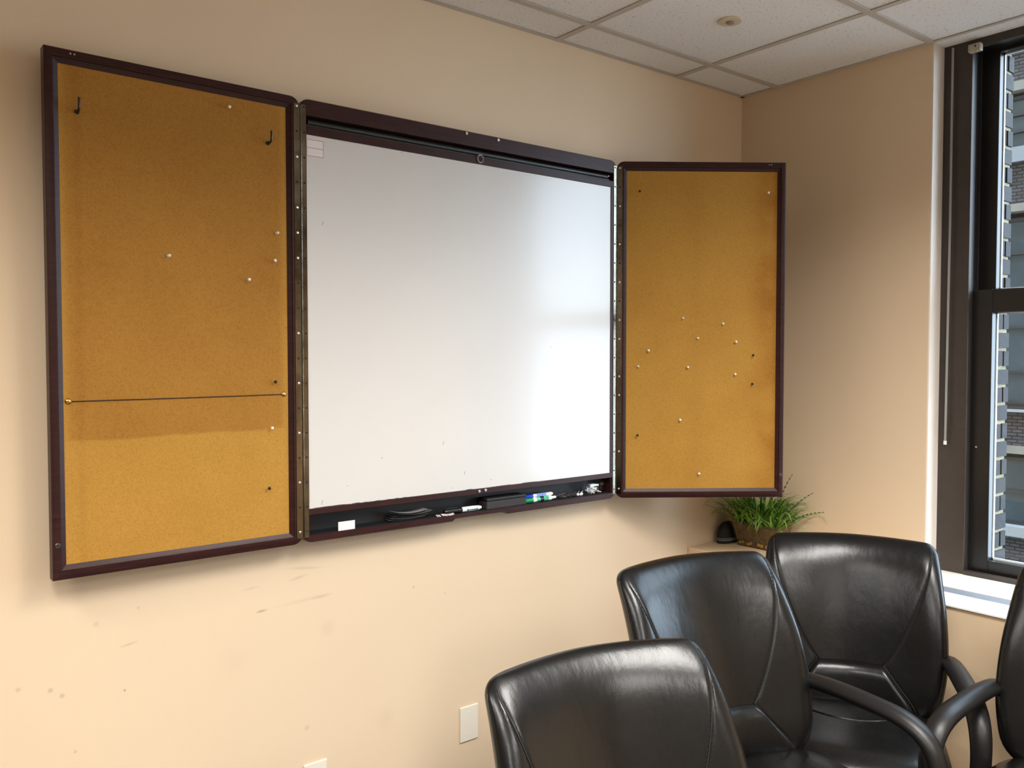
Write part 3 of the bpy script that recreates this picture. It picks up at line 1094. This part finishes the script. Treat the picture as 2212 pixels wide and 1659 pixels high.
# black-capped marker
M_mkw = mat('marker_barrel', srgb(226, 240, 236), 0.3)
M_mkk = mat('marker_black', srgb(22, 22, 23), 0.35)
MK = empty('marker', (-1.441, CY + .017, TZ + .0088), 'white marker with a black cap, alone in the middle of the tray', 'marker')
mm = axis_x((0, 0, 0), 0, 0)
MB().lathe([(.0050, -.078), (.0068, -.074), (.0082, -.060), (.0086, -.016), (.0086, -.014)], 18, M=mm).build('cap', M_mkk, MK, smooth=30)
MB().box(-.074, -.028, -.0015, .0015, .0078, .0105).build('clip', M_mkk, MK, bevel=.0006)
MB().lathe([(.0079, -.016), (.0079, .030), (.0066, .052), (.0046, .060), (.0028, .0625)], 18, M=mm).build('barrel', M_mkw, MK, smooth=30)
pr = MB()
for i, (x, w, h) in enumerate([(.004, .004, .006), (.0105, .0022, .003), (.0142, .0025, .003), (.018, .002, .0034), (.0215, .0026, .003), (.0255, .002, .0036), (.029, .0028, .003), (.033, .002, .004), (.0365, .003, .003), (.041, .0024, .005)]):
    r_ = .0081 if x < .03 else .0081 - (x - .03) * .06
    for k in range(2 if i % 2 else 1):
        ph = -.25 + .5 * k
        pr.box(x, x + w * (.6 if k else 1), -.0004, .0004, -h / 2 * (.5 if k else 1), h / 2 * (.5 if k else 1), M=Matrix.Rotation(-ph, 4, 'X') @ Matrix.Translation((0, -r_ * .985, 0)))
pr.build('lettering', M_mkk, MK)

# paper scraps under it
M_paper = mat('paper_scrap', srgb(206, 200, 194), 0.8)
for i, (x, w, a, lab) in enumerate(((-1.545, .012, .35, 'tiny torn paper scrap left of the black-capped marker'), (-1.512, .044, .06, 'folded strip of white paper under the black-capped marker'))):
    m_ = MB()
    P = [[(-w / 2 + w * j / 4, y, .0022 * math.sin(j * 1.7 + i) + .003) for y in (-.006, .006)] for j in range(5)]
    m_.grid(P).grid([[(x_, y, z - .0007) for x_, y, z in r] for r in P])
    o = m_.build('paper_scrap', M_paper, loc=(x, CY + .009, TZ - .001), rotz=a * .3)
    o.rotation_euler.x = .35
    tag(o, lab, 'paper')

# felt eraser
ER = empty('board_eraser', (-1.284, CY + .030, TZ), 'black felt whiteboard eraser in the middle of the tray', 'eraser')
M_felt = mat('black_felt', srgb(58, 57, 56), 0.95, noise=0.4, nscale=250, bump=0.8, bscale=350)
M_erb = mat('eraser_back', srgb(26, 26, 27), 0.6, noise=0.2, nscale=60)
MB().box(-.080, .080, -.024, .024, 0, .024).build('felt_pad', M_felt, ER, bevel=.003)
MB().box(-.080, .080, -.024, .024, .0245, .034).build('eraser_back', M_erb, ER, bevel=.003)

# blue marker
M_blue = mat('marker_blue', srgb(22, 48, 190), 0.25)
M_green = mat('marker_green', srgb(26, 128, 76), 0.25)
M_labelb = mat('label_blue', srgb(150, 180, 226), 0.4)
M_labelg = mat('label_green', srgb(92, 196, 156), 0.4)
M_greend = mat('marker_green_dark', srgb(18, 74, 40), 0.4)
mm = axis_x((0, 0, 0))
B = empty('marker', (-1.141, CY + .0276, TZ + .0196), 'blue-capped white marker lying behind the green marker', 'marker')
MB().lathe([(.0052, -.066), (.006, -.064), (.0065, -.020)], 16, M=mm).build('cap', M_blue, B, smooth=30)
MB().lathe([(.006, -.020), (.006, .062), (.004, .067), (.003, .068)], 16, M=mm).build('barrel', M_white, B, smooth=30)
MB().lathe([(.00615, -.006), (.00615, .036)], 16, M=mm).build('label_band', M_labelb, B, smooth=30)
pr = MB()
for x in (-.004, .002, .0075, .012, .017, .022, .027, .032):
    pr.box(x, x + .0026, -.0003, .0003, -.0022 + random.uniform(-.001, .001), .0022, M=Matrix.Rotation(-.35, 4, 'X') @ Matrix.Translation((0, -.0062, 0)))
pr.build('lettering', M_blue, B)
G = empty('marker', (-1.137, CY + .0165, TZ + .0089), 'thick green-labelled marker with a hollow green end, in front of the blue marker', 'marker')
MB().lathe([(.0058, -.068), (.0078, -.068), (.0086, -.060), (.0088, -.034)], 18, M=mm).build('cap', M_green, G, smooth=30)
MB().lathe([(.0056, -.0685), (.0056, -.0682)], 16, M=mm).build('cap_hollow', M_hole, G)
MB().lathe([(.0032, -.0705), (.0032, -.0686)], 12, M=mm).build('cap_stud', M_greend, G, smooth=30)
MB().lathe([(.0084, -.034), (.0084, .044), (.0078, .047), (.0050, .048), (.0042, .068), (.003, .069)], 18, M=mm).build('barrel', M_white, G, smooth=30)
MB().lathe([(.0086, -.020), (.0086, .034)], 18, M=mm).build('label_band', M_labelg, G, smooth=30)
MB().lathe([(.00866, -.004), (.00866, .012)], 18, M=mm).build('label_block', M_mkk, G, smooth=30)
pr = MB()
for x, w, z in ((-.0175, .003, -.0035), (-.013, .0035, -.002), (-.009, .003, -.004), (.016, .0022, .003), (.021, .0028, .0035), (.026, .0022, .003), (.018, .010, -.004)):
    pr.box(x, x + w, -.0003, .0003, z - .0016, z + .0016, M=Matrix.Translation((0, -.0086, 0)))
pr.build('lettering', M_greend, G)

# clips, loose white pins and a bag at the right end
M_wire = mat('dark_wire', srgb(110, 106, 100), 0.35, metal=0.7)
wt = MB()
rr = random.Random(3)
for i in range(9):
    x = rr.uniform(-1.040, -.965)
    pts = [(x + rr.uniform(-.018, .018), ty + rr.uniform(-.012, .010), TZ + .0015 + abs(rr.gauss(0, .006))) for _ in range(4)]
    wt.tube(catmull(pts, 5), .0008, 5)
o_ = Vector((-1.0, ty, TZ))
wt.v = [(x - o_.x, y - o_.y, z - o_.z) for x, y, z in wt.v]
tag(wt.build('wire_tangle', M_wire, loc=o_, smooth=True), 'small tangle of dark thin wire right of the markers in the tray', 'wire')
for i, (dx, dy, lab) in enumerate(((-.966, -.004, 'leftmost of three loose white beads left of the clear bag'), (-.955, -.007, 'middle and nearest of three loose white beads left of the clear bag'), (-.946, -.002, 'rightmost of three loose white beads, touching the clear bag'))):
    o = MB().ball((0, 0, 0), .0052, 12).build('white_bead', M_pinw, loc=(dx, CY + .022 + dy, TZ + .006), smooth=True)
    tag(o, lab, 'bead', 'loose white beads in the tray')
    MB().tube([(0, 0, .003), (.010, .004, .010)], .0006, 5).build('needle', M_steel, o)
bag = empty('plastic_bag', (-.880, ty, TZ), 'crumpled clear plastic bag with white pieces at the right end of the tray', 'bag')


def crumple(seed, sc, cz, n=16):
    r = random.Random(seed)
    lump = [(Vector((r.gauss(0, 1), r.gauss(0, 1), r.gauss(0, 1))).normalized(), r.uniform(-.35, .4)) for _ in range(26)]
    P = []
    for i in range(n + 1):
        th = PI * i / n
        row = []
        for k in range(n * 2 + 1):
            a = 2 * PI * (k % (n * 2)) / (n * 2)
            d = Vector((math.sin(th) * math.cos(a), math.sin(th) * math.sin(a), math.cos(th)))
            f = 1.0
            for v, h in lump:
                f += h * max(0, d.dot(v) - .8) * 4
            p = Vector((d.x * sc[0], d.y * sc[1], d.z * sc[2])) * f
            row.append((max(-.056, min(.054, p.x)), max(-.026, min(.026, p.y)), min(.050, max(.0008, cz + p.z))))
        P.append(row)
    return P


MB().grid(crumple(5, (.050, .024, .027), .024)).build('film', M_bag, bag, smooth=14)
wp = MB()
rr = random.Random(11)
for i in range(22):
    x, y, z = rr.uniform(-.030, .024), rr.uniform(-.016, .012), rr.uniform(.004, .026)
    z *= max(.35, 1 - abs(x + .005) / .04)
    mm = Matrix.Translation((x, y, z + .002)) @ Matrix.Rotation(rr.uniform(0, 6), 4, 'Z') @ Matrix.Rotation(rr.uniform(0, 3), 4, 'X')
    wp.box(-.0075, .0075, -.0022, .0022, -.0012, .0012, M=mm)
tag(wp.build('white_pieces', M_white, bag), None, None, None, 'stuff')

# small printed sticker on the board
S = empty('board_sticker', (-1.938, CY + .0026, 2.087), 'small white sticker with thin red outlines at the top left of the whiteboard', 'sticker')
M_stick = mat('sticker_paper', srgb(228, 222, 220), 0.5)
MB().box(-.0235, .0235, -.0004, 0, -.023, .023).build('backing', M_stick, S)
ln = MB()
for z0 in (-.0225, -.0008, .0208):
    ln.box(-.0235, .0232, -.0007, -.0004, z0, z0 + .0011)
ln.box(.0225, .0232, -.0007, -.0004, -.0225, .0215)
ln.build('red_lines', M_redline, S)

# ------------------------------------------------------------------ wall plates
for x0, z0, lab in ((-1.4265, .2975, 'cream blank wall plate left of the nearest chair'), (-1.957, .2745, 'cream blank wall plate cut by the bottom edge of the photo')):
    o = empty('wall_plate', (x0 + .035, 0, z0), lab, 'wall plate', 'blank plates on the back wall')
    MB().box(-.035, .035, -.0055, 0, 0, .1135).build('plate', M_plate, o, bevel=.003)
    for z in (.0205, .093):
        mm = Matrix.Translation((0, -.0055, z)) @ Matrix.Rotation(PI / 2, 4, 'X')
        MB().lathe([(.003, -.0005), (.003, .0006), (.0022, .0011)], 10, M=mm).build('screw', M_plate, o, smooth=30)

# ------------------------------------------------------------------ plant and dark ornament on the ledge
pl = empty('potted_grass', (-.108, -.187, LZ + .0005), 'artificial grass plant in a clear trough of soil and pebbles on the corner ledge', 'plant')


def trough(x0, x1, y0, y1, X0, X1, Y0, Y1, h, t):
    lo = [(x0, y0), (x1, y0), (x1, y1), (x0, y1)]
    hi = [(X0, Y0), (X1, Y0), (X1, Y1), (X0, Y1)]
    return lo, hi


PX = (-.030, .042, -.088, .086)      # bottom x0,x1,y0,y1
PXT = (-.048, .055, -.112, .110)     # top
PH = .102


def slab(z0, z1, ins, mb):
    def at(z):
        t = z / PH
        q = [a + (b - a) * t for a, b in zip(PX, PXT)]
        return [(q[0] + ins, q[2] + ins, z), (q[1] - ins, q[2] + ins, z), (q[1] - ins, q[3] - ins, z), (q[0] + ins, q[3] - ins, z)]
    return mb.rings([at(z0), at(z1)], close_ends=True)


m_ = MB()
slab(0, PH, 0, m_)
m_.f = m_.f[:-1]
m_.mi = m_.mi[:-1]
po = m_.build('glass_trough', M_potglass, pl)
sd = po.modifiers.new('wall', 'SOLIDIFY')
sd.thickness = .0022
sd.offset = -1
M_soil = mat('soil', srgb(112, 92, 66), 0.95, noise=0.5, nscale=60, bump=1.0, bscale=90)
M_peb = mat('pebble', srgb(206, 164, 98), 0.6, noise=0.25, nscale=40)
m_ = MB()
slab(.026, .088, .0042, m_).build('soil', M_soil, pl)
m_ = MB()
slab(.002, .026, .009, m_).build('soil_base', M_soil, pl)
rr = random.Random(4)
for i in range(13):
    y = .078 - i * .0125
    sx_, sy_, sz_ = .005, rr.uniform(.005, .0085), rr.uniform(.005, .0085)
    me = MB().ball((0, 0, 0), (sx_, sy_, sz_), 9).mesh('pebble', M_peb, smooth=True)
    if i in (2, 5, 6, 9):
        continue
    piece('pebble', me, pl, (-.0245, y, rr.uniform(.009, .016)), (rr.uniform(-.6, .6), 0, 0))
for i in range(5):
    me = MB().ball((0, 0, 0), (rr.uniform(.005, .008), .005, rr.uniform(.005, .008)), 9).mesh('pebble', M_peb, smooth=True)
    piece('pebble', me, pl, (-.015 + i * .012, .0795, rr.uniform(.009, .015)))
GREENS = [mat('grass_%d' % i, srgb(*c), 0.45, noise=0.15, nscale=30) for i, c in enumerate(((84, 128, 40), (110, 158, 54), (62, 98, 36), (136, 178, 76)))]


def blade(rr, base, az, lean, ln, w, droop):
    """curved grass blade as a folded strip"""
    d = Vector((math.cos(az), math.sin(az), 0))
    s = Vector((-d.y, d.x, 0))
    n = 7
    L_, Rr, Mi = [], [], []
    p = Vector(base)
    el = PI / 2 - lean
    for i in range(n):
        t = i / (n - 1)
        ww = w * (1 - t ** 2.2) * (.6 + .4 * min(1, t * 4)) + .0002
        e = el - droop * t * t
        up = Vector((-d.x * math.sin(e), -d.y * math.sin(e), math.cos(e)))
        L_.append(p + s * ww)
        Mi.append(p - up * ww * .35)
        Rr.append(p - s * ww)
        p = p + (d * math.cos(e) + Vector((0, 0, math.sin(e)))) * (ln / (n - 1))
    return [[tuple(a), tuple(b), tuple(c)] for a, b, c in zip(L_, Mi, Rr)]


rr = random.Random(21)
for i in range(235):
    bx, by = rr.uniform(-.040, .042), rr.uniform(-.100, .098)
    out = Vector((bx * 1.3 - .01, by * 1.1))
    az = math.atan2(out.y, out.x) + rr.gauss(0, .7)
    edge = max(abs(bx) / .045, abs(by) / .105)
    lean = abs(rr.gauss(.18, .25)) + .6 * edge * rr.random()
    ln = rr.uniform(.11, .215)
    droop = rr.uniform(.3, 1.6) + edge * rr.uniform(.3, 1.9)
    P = blade(rr, (bx, by, .086), az, lean, ln, rr.uniform(.0034, .0058), droop)
    # keep the blades out of the two walls and above the ledge
    P = [[(min(x, .103 - .002 * rr.random()), min(y, .180), max(z, .004)) for x, y, z in r] for r in P]
    MB().grid(P).build('leaf', GREENS[rr.choice((0, 0, 1, 1, 2, 3))], pl, smooth=60, recalc=False)
# long arching blades that stand out at the sides
for az, lean, ln, droop in ((2.1, .7, .21, 1.4), (2.3, .9, .20, 1.3), (1.9, 1.0, .16, 2.2), (2.6, .8, .19, 2.2), (-1.9, .8, .22, 1.0), (-2.1, .9, .21, 1.5), (-1.75, 1.0, .17, 2.0), (-2.3, .8, .18, 2.3), (-2.6, .7, .17, 2.6), (3.0, .8, .17, 2.7), (-2.9, .8, .17, 2.7), (3.3, .85, .16, 2.6), (3.0, .5, .17, 3.2), (-2.8, .55, .16, 3.3), (3.1, .9, .13, 3.0), (-3.0, .9, .14, 3.0), (2.9, .7, .15, 3.1), (-2.7, .6, .18, 3.0), (3.2, .45, .19, 3.1), (-2.5, .7, .19, 2.7), (-2.2, .6, .2, 2.4), (2.2, .6, .2, 2.2), (2.4, .7, .18, 2.6)):
    by = .09 if 1.2 < az < 2.4 else (-.095 if -2.4 < az < -1.2 else rr.uniform(-.08, .05))
    P = blade(rr, (-.03, by, .088), az, lean, ln, .0048, droop)
    P = [[(min(x, .10), min(y, .180), max(z, .004)) for x, y, z in r] for r in P]
    MB().grid(P).build('leaf', GREENS[rr.choice((1, 3))], pl, smooth=60, recalc=False)
# fern-like sprigs with small leaflets
for (by, az, lean, ln) in ((-.055, -1.7, .12, .235), (-.075, -1.6, .5, .215), (-.085, -1.55, .85, .20)):
    d = Vector((math.cos(az), math.sin(az), 0))
    st_pts = []
    p = Vector((.01, by, .086))
    e = PI / 2 - lean
    for i in range(12):
        st_pts.append(p.copy())
        p = p + (d * math.cos(e) + Vector((0, 0, math.sin(e)))) * (ln / 11)
        e -= .05
    m_ = MB().tube(st_pts, .0009, 5)
    for i in range(3, 12):
        for sd_ in (-1, 1):
            for q in (0,):
                if i + q > 11:
                    continue
                c = st_pts[i].lerp(st_pts[min(i + 1, 11)], q)
                l = .019 * (1.15 - i / 14)
                s = Vector((.7 * sd_, .5 * sd_ * d.x, .35)).normalized()
                t_ = (st_pts[min(i + 1, 11)] - st_pts[i - 1]).normalized()
                dirv = (s + t_ * .8).normalized() * l
                wv = t_.cross(s).normalized() * .0004
                sv = s.cross(dirv).normalized() * (l * .36)
                m_.add([c, c + dirv * .5 + sv, c + dirv, c + dirv * .5 - sv], [(0, 1, 2, 3)])
    m_.v = [(min(x, .103), y, z) for x, y, z in m_.v]
    m_.build('fern_sprig', GREENS[2], pl, recalc=False)
# bit of florist wire over the rim
MB().tube(catmull([(-.046, .002, .125), (-.05, -.002, .112), (-.052, -.006, .104), (-.051, -.016, .088)], 5), .0009, 5).tube(catmull([(-.044, .008, .12), (-.0505, .006, .106), (-.050, .002, .09)], 5), .0009, 5).build('florist_wire', M_steel, pl, smooth=True)

dm = empty('black_dome', (-.122, -.0385, LZ + .0005), 'small black domed object with pale stripes round its base, in the corner behind the plant', 'ornament')
M_dome = mat('black_cloth', srgb(18, 18, 20), 0.7)
M_dstripe = mat('pale_stripe', srgb(150, 144, 136), 0.6)
S_ = Matrix.Diagonal((1, .55, 1, 1))
MB().lathe([(.056, 0), (.058, .006), (.058, .012)], 24, M=S_).build('base', M_dome, dm, smooth=30)
MB().lathe([(.0575, .0122), (.0585, .0150)], 24, M=S_).lathe([(.0565, .0186), (.0570, .0210)], 24, M=S_).build('stripe', M_dstripe, dm, smooth=30)
MB().lathe([(.0565, .0152), (.0568, .0184)], 24, M=S_).build('band', M_dome, dm, smooth=30)
MB().lathe([(.056, .0212)] + [(.056 * math.cos(a) ** .8, .0212 + .064 * math.sin(a)) for a in [i * PI / 20 for i in range(1, 10)]] + [(.001, .0853)], 24, M=S_).build('dome', M_dome, dm, smooth=40)

# ------------------------------------------------------------------ chairs
def smooth_interp(xs_, ys_):
    def f(x):
        if x <= xs_[0]:
            return ys_[0]
        if x >= xs_[-1]:
            return ys_[-1]
        for i in range(len(xs_) - 1):
            if x <= xs_[i + 1]:
                t = (x - xs_[i]) / (xs_[i + 1] - xs_[i])
                y0, y1 = ys_[i], ys_[i + 1]
                m0 = (ys_[i + 1] - ys_[i - 1]) / (xs_[i + 1] - xs_[i - 1]) if i > 0 else (y1 - y0) / (xs_[i + 1] - xs_[i])
                m1 = (ys_[i + 2] - ys_[i]) / (xs_[i + 2] - xs_[i]) if i < len(xs_) - 2 else (y1 - y0) / (xs_[i + 1] - xs_[i])
                h = xs_[i + 1] - xs_[i]
                return (2 * t ** 3 - 3 * t * t + 1) * y0 + (t ** 3 - 2 * t * t + t) * h * m0 + (-2 * t ** 3 + 3 * t * t) * y1 + (t ** 3 - t * t) * h * m1
    return f


# all heights relative to the top edge (z = 0 at the top, down to -.50)
f_w = smooth_interp([-.50, -.42, -.33, -.22, -.10, 0], [.228, .248, .262, .263, .255, .246])
f_y = smooth_interp([-.50, -.42, -.35, -.22, -.10, 0], [-.144, -.136, -.117, -.078, -.035, .004])
f_c = smooth_interp([-.50, -.35, -.20, -.08, 0], [.066, .080, .082, .066, .042])
TL = -.352      # top of the lumbar cushion


def sigma(z):
    if z >= TL:
        return .36 + .605 * ((z - TL) / (-TL)) ** .8
    return smooth_interp([-.50, -.455, -.40, TL], [.93, .74, .52, .36])(z)


def edge_top(z):
    """half width with rounded top and bottom corners"""
    w = f_w(z)
    d = -z
    r = .034
    if d < r:
        w -= r - math.sqrt(max(0, r * r - (r - d) ** 2)) if d < r else 0
    d2 = z + .50
    r2 = .07
    if d2 < r2:
        w -= r2 - math.sqrt(max(0, r2 * r2 - (r2 - d2) ** 2))
    return w


def front(s, z, lump=False, groove=True):
    """front surface point for s in [-1,1]"""
    w = edge_top(z)
    a = abs(s)
    yc = f_y(z) - f_c(z) * a ** 1.75
    # roll at the top, bottom and sides: the half thickness falls to nothing at every edge
    q = lambda e, p: math.sqrt(max(0, 1 - min(1, max(0, e)) ** p))
    off = .043 * (1 - q((.10 + z) / .10, 2.6) * q((.05 - (z + .5)) / .05, 2) * q((a - 1) * w / .055 + 1, 2))
    if groove and a < .999:
        dg = (a - sigma(z)) * w
        off += .0022 * math.exp(-(dg / .0035) ** 2) * min(1, max(0, (-z - .014) / .05))
    crown = .004 * (1 - a * a) * max(0, 1 + z / .2)
    return Vector((s * w, yc + off, z + crown))


def backp(s, z):
    w = edge_top(z)
    a = abs(s)
    q = lambda e, p: math.sqrt(max(0, 1 - min(1, max(0, e)) ** p))
    off = .043 * (1 - q((.05 + z) / .05, 2) * q((.05 - (z + .5)) / .05, 2) * q((a - 1) * w / .045 + 1, 2))
    crown = .004 * (1 - a * a) * max(0, 1 + z / .2)
    return Vector((s * w, f_y(z) - f_c(z) * a ** 1.75 + .086 - off, z + crown))


ZS_ = [-.002 - .5 * (1 - math.cos(PI / 2 * i / 8)) * .25 for i in range(8)]
ZS_ = [0, -.001, -.003, -.006, -.010, -.015, -.021, -.028, -.036, -.046, -.058, -.072, -.088] + [-.088 - (.352 - .088) * i / 18 for i in range(1, 19)]
ZL_ = [-.352, -.356, -.361, -.368, -.378, -.39, -.405, -.42, -.435, -.45, -.462, -.472, -.48, -.487, -.493, -.497, -.4995]
ZALL = ZS_ + ZL_[1:]
ORIGIN_Y = .38


def make_chair(x, y, yaw, dz, label, k=1.0):
    c, s = math.cos(yaw), math.sin(yaw)
    # x, y, dz describe a full-size chair; k slides it along towards the viewer's standing point and scales it
    vx, vy, vz = -2.9362, -2.1846, 1.5314
    top = vz + (.93 + dz - vz) * k
    x, y, dz = vx + (x - vx) * k, vy + (y - vy) * k, top / k - .93
    base = (x + s * ORIGIN_Y * k, y - c * ORIGIN_Y * k, 0)
    o = empty('conference_chair', base, label, 'chair', 'black leather conference chairs', yaw)
    o.scale = (k, k, k)
    ZT_ = .93 + dz
    def tr(p):
        return (p[0], p[1] + ORIGIN_Y, p[2] + ZT_)
    # centre panel
    P = []
    for z in ZS_:
        sg = sigma(z)
        w = edge_top(z)
        us = sorted(set([-1 + .002, -1 + .006, -1 + .012, -1 + .024, -1 + .05] + [-.9 + .1 * i for i in range(19)] + [1 - .05, 1 - .024, 1 - .012, 1 - .006, 1 - .002, -1, 1]))
        P.append([tr(front(sg * u, z)) for u in us])
    MB().grid(P).build('center_panel', M_leather, o, smooth=180)
    # lumbar cushion: raised, with a rolled top
    P = []
    for z in ZL_:
        sg = sigma(z) * .985
        rise = min(1, max(0, (TL - z) / .028))
        k = .026 * math.sqrt(max(0, 1 - (1 - rise) ** 2)) * (1 if z > -.47 else max(0, (z + .5) / .03))
        row = []
        for u in [-1, -.985, -.96, -.92] + [-.85 + .1 * i for i in range(18)] + [.92, .96, .985, 1]:
            p = front(sg * u, z, groove=False)
            e = max(0, (abs(u) - .90) / .10)
            p.y -= k * math.sqrt(max(0, 1 - e ** 2)) * 1.0 - .004
            row.append(tr(p))
        P.append(row)
    # close the top lip back into the panel
    P.insert(0, [tr(front(sigma(TL) * .985 * u, TL + .002, groove=False) + Vector((0, .006, 0))) for u in [-1, -.985, -.96, -.92] + [-.85 + .1 * i for i in range(18)] + [.92, .96, .985, 1]])
    MB().grid(P).build('lumbar_cushion', M_leather, o, smooth=70)
    # bolsters
    for sd_ in (-1, 1):
        P = []
        for z in ZALL:
            sg = sigma(z)
            row = []
            for t in (0, .01, .03, .06, .1, .17, .25, .35, .45, .55, .65, .74, .82, .88, .93, .965, .985, .996, 1):
                row.append(tr(front(sd_ * (sg + (1 - sg) * t), z)))
            P.append(row)
        MB().grid(P).build('side_bolster', M_leather, o, smooth=180)
    # back shell
    P = []
    for z in ZALL:
        us = [-1, -.996, -.985, -.96, -.93, -.88, -.82] + [-.7 + .1 * i for i in range(15)] + [.82, .88, .93, .96, .985, .996, 1]
        P.append([tr(backp(u, z)) for u in us])
    MB().grid(P).build('back_shell', M_leather, o, smooth=180)
    # seams
    for sd_ in (-1, 1):
        pts = [tr(front(sd_ * sigma(z), z) - Vector((0, .0006, 0))) for z in ZS_ if z < -.012]
        MB().tube(pts, .0013, 5).build('seam', M_seam, o, smooth=True)
        pts = [tr(front(sd_ * sigma(z), z) - Vector((0, .001, 0))) for z in ZL_ if z > -.49]
        MB().tube(pts, .0013, 5).build('seam', M_seam, o, smooth=True)
        pts = [tr(front(sd_ * .9995, z) + Vector((sd_ * .0003, 0, 0))) for z in ZALL if -.47 < z < -.02]
        MB().tube(pts, .0011, 5).build('seam', M_seam, o, smooth=True)
        # stitches along the long seam
        stch = MB()
        zz = -.03
        while zz > TL + .01:
            for off in (-.0045, .0045):
                w = edge_top(zz)
                s0 = sigma(zz) + off / w
                s1 = sigma(zz - .005) + off / w
                stch.tube([tr(front(sd_ * s0, zz) - Vector((0, .0002, 0))), tr(front(sd_ * s1, zz - .005) - Vector((0, .0002, 0)))], .0005, 4)
            zz -= .0085
        stch.build('stitching', M_seam, o)
    # seat cushion: superellipsoid slab with waterfall front
    P = []
    n, m = 17, 40
    for i in range(n):
        v = -1 + 2 * i / (n - 1)
        vv = math.sin(v * PI / 2)
        row = []
        for k in range(m + 1):
            a = 2 * PI * (k % m) / m
            rad = (1 - abs(vv) ** 3.2) ** (1 / 2.6) if abs(vv) < 1 else 0
            ca, sa = math.cos(a), math.sin(a)
            ex_ = 2 / 4.2
            px = math.copysign(abs(ca) ** ex_, ca) * rad * .238
            py = math.copysign(abs(sa) ** ex_, sa) * rad * .225
            dish = -.012 * max(0, 1 - (px / .22) ** 2 - (py / .2) ** 2) if vv > 0 else 0
            drop = -.03 * max(0, (-py - .12) / .12) ** 2
            row.append((px, py - .358 + ORIGIN_Y, -.498 + ZT_ + vv * .052 + dish + drop))
        P.append(row)
    seat = MB().grid(P).build('seat', M_leather, o, smooth=180)
    # curved seam near the back of the seat
    pts = []
    for i in range(17):
        t = -1 + i / 8
        px, py = t * .165, -.238 - .07 * (1 - t * t)
        pts.append((px, py + ORIGIN_Y, ZT_ - .4460 - .012 * max(0, 1 - (px / .22) ** 2 - ((py + .358) / .2) ** 2) - .009 * abs(t) ** 4))
    MB().tube(pts, .0028, 6).build('seat_piping', M_leather, o, smooth=True)
    MB().box(-.17, .17, -.56 + ORIGIN_Y, -.24 + ORIGIN_Y, ZT_ - .592, ZT_ - .55).build('seat_pan', M_base, o, bevel=.008)
    # arms
    for sd_ in (-1, 1):
        pts = [(.250, -.085, -.335), (.268, -.130, -.320), (.274, -.22, -.312), (.281, -.33, -.314), (.287, -.415, -.322), (.291, -.472, -.348), (.293, -.500, -.395), (.292, -.505, -.46), (.289, -.498, -.53), (.278, -.480, -.585), (.22, -.45, -.602), (.13, -.42, -.602)]
        pts = catmull([(sd_ * a, b, c_) for a, b, c_ in pts], 4)
        n_ = len(pts)
        rad = []
        for i in range(n_):
            t = i / (n_ - 1)
            wd = .0245 + .004 * math.sin(min(1, t / .6) * PI)
            k_ = math.sqrt(max(.05, 1 - (1 - min(1, i / 3)) ** 2)) if i < 3 else 1
            rad.append((wd * k_, .0185 * k_))
        q_ = [tr(p) for p in pts]
        MB().tube(q_, rad, 14, flat=(0, 0, 1)).build('armrest', M_arm, o, smooth=50)
    # back support bar
    MB().tube([tr(p) for p in catmull([(0, -.06, -.40), (0, -.055, -.50), (0, -.10, -.565), (0, -.26, -.575)], 5)], [(.035, .010)] * 16, 10, flat=(0, 1, 0)).build('back_bar', M_base, o, smooth=50)
    # gas column, five-star base, casters
    MB().lathe([(.027, .10), (.027, .26), (.019, .262), (.019, ZT_ - .60)], 16).build('gas_column', M_base, o, smooth=30)
    MB().box(-.09, .09, -.12, .12, ZT_ - .615, ZT_ - .59).build('tilt_housing', M_base, o, bevel=.01)
    st_ = MB().lathe([(.045, .075), (.045, .115), (.03, .125)], 16)
    st_.build('base_hub', M_base, o, smooth=30)
    for k in range(5):
        a = 2 * PI * k / 5 + .3
        d = Vector((math.cos(a), math.sin(a), 0))
        MB().tube([d * .03 + Vector((0, 0, .098)), d * .16 + Vector((0, 0, .09)), d * .30 + Vector((0, 0, .070))], [(.024, .015), (.020, .013), (.014, .010)], 8).build('base_leg', M_base, o, smooth=50)
        cs = d * .295
        tn = Vector((-d.y, d.x, 0))
        w_ = MB()
        for sd_ in (-1, 1):
            w_.tube([cs + tn * (sd_ * .008) + Vector((0, 0, .027)), cs + tn * (sd_ * .024) + Vector((0, 0, .027))], .0265, 14)
        w_.tube([cs + Vector((0, 0, .027)), cs + Vector((0, 0, .072))], .006, 8)
        w_.build('caster', M_base, o, smooth=40)
    return o


make_chair(-1.812, -1.029, -.178, .023, 'nearest black leather chair, its back cut by the bottom edge of the photo', .95)
make_chair(-1.198, -.752, -.178, .064, 'middle black leather chair with bluish window sheen, right behind the nearest chair', .975)
make_chair(-.454, -.765, -1.016, .026, 'black leather chair in the corner in front of the plant, facing the viewer')
make_chair(-.417, -1.505, -1.494, .049, 'black leather chair below the window, mostly cut off by the right edge', .98)
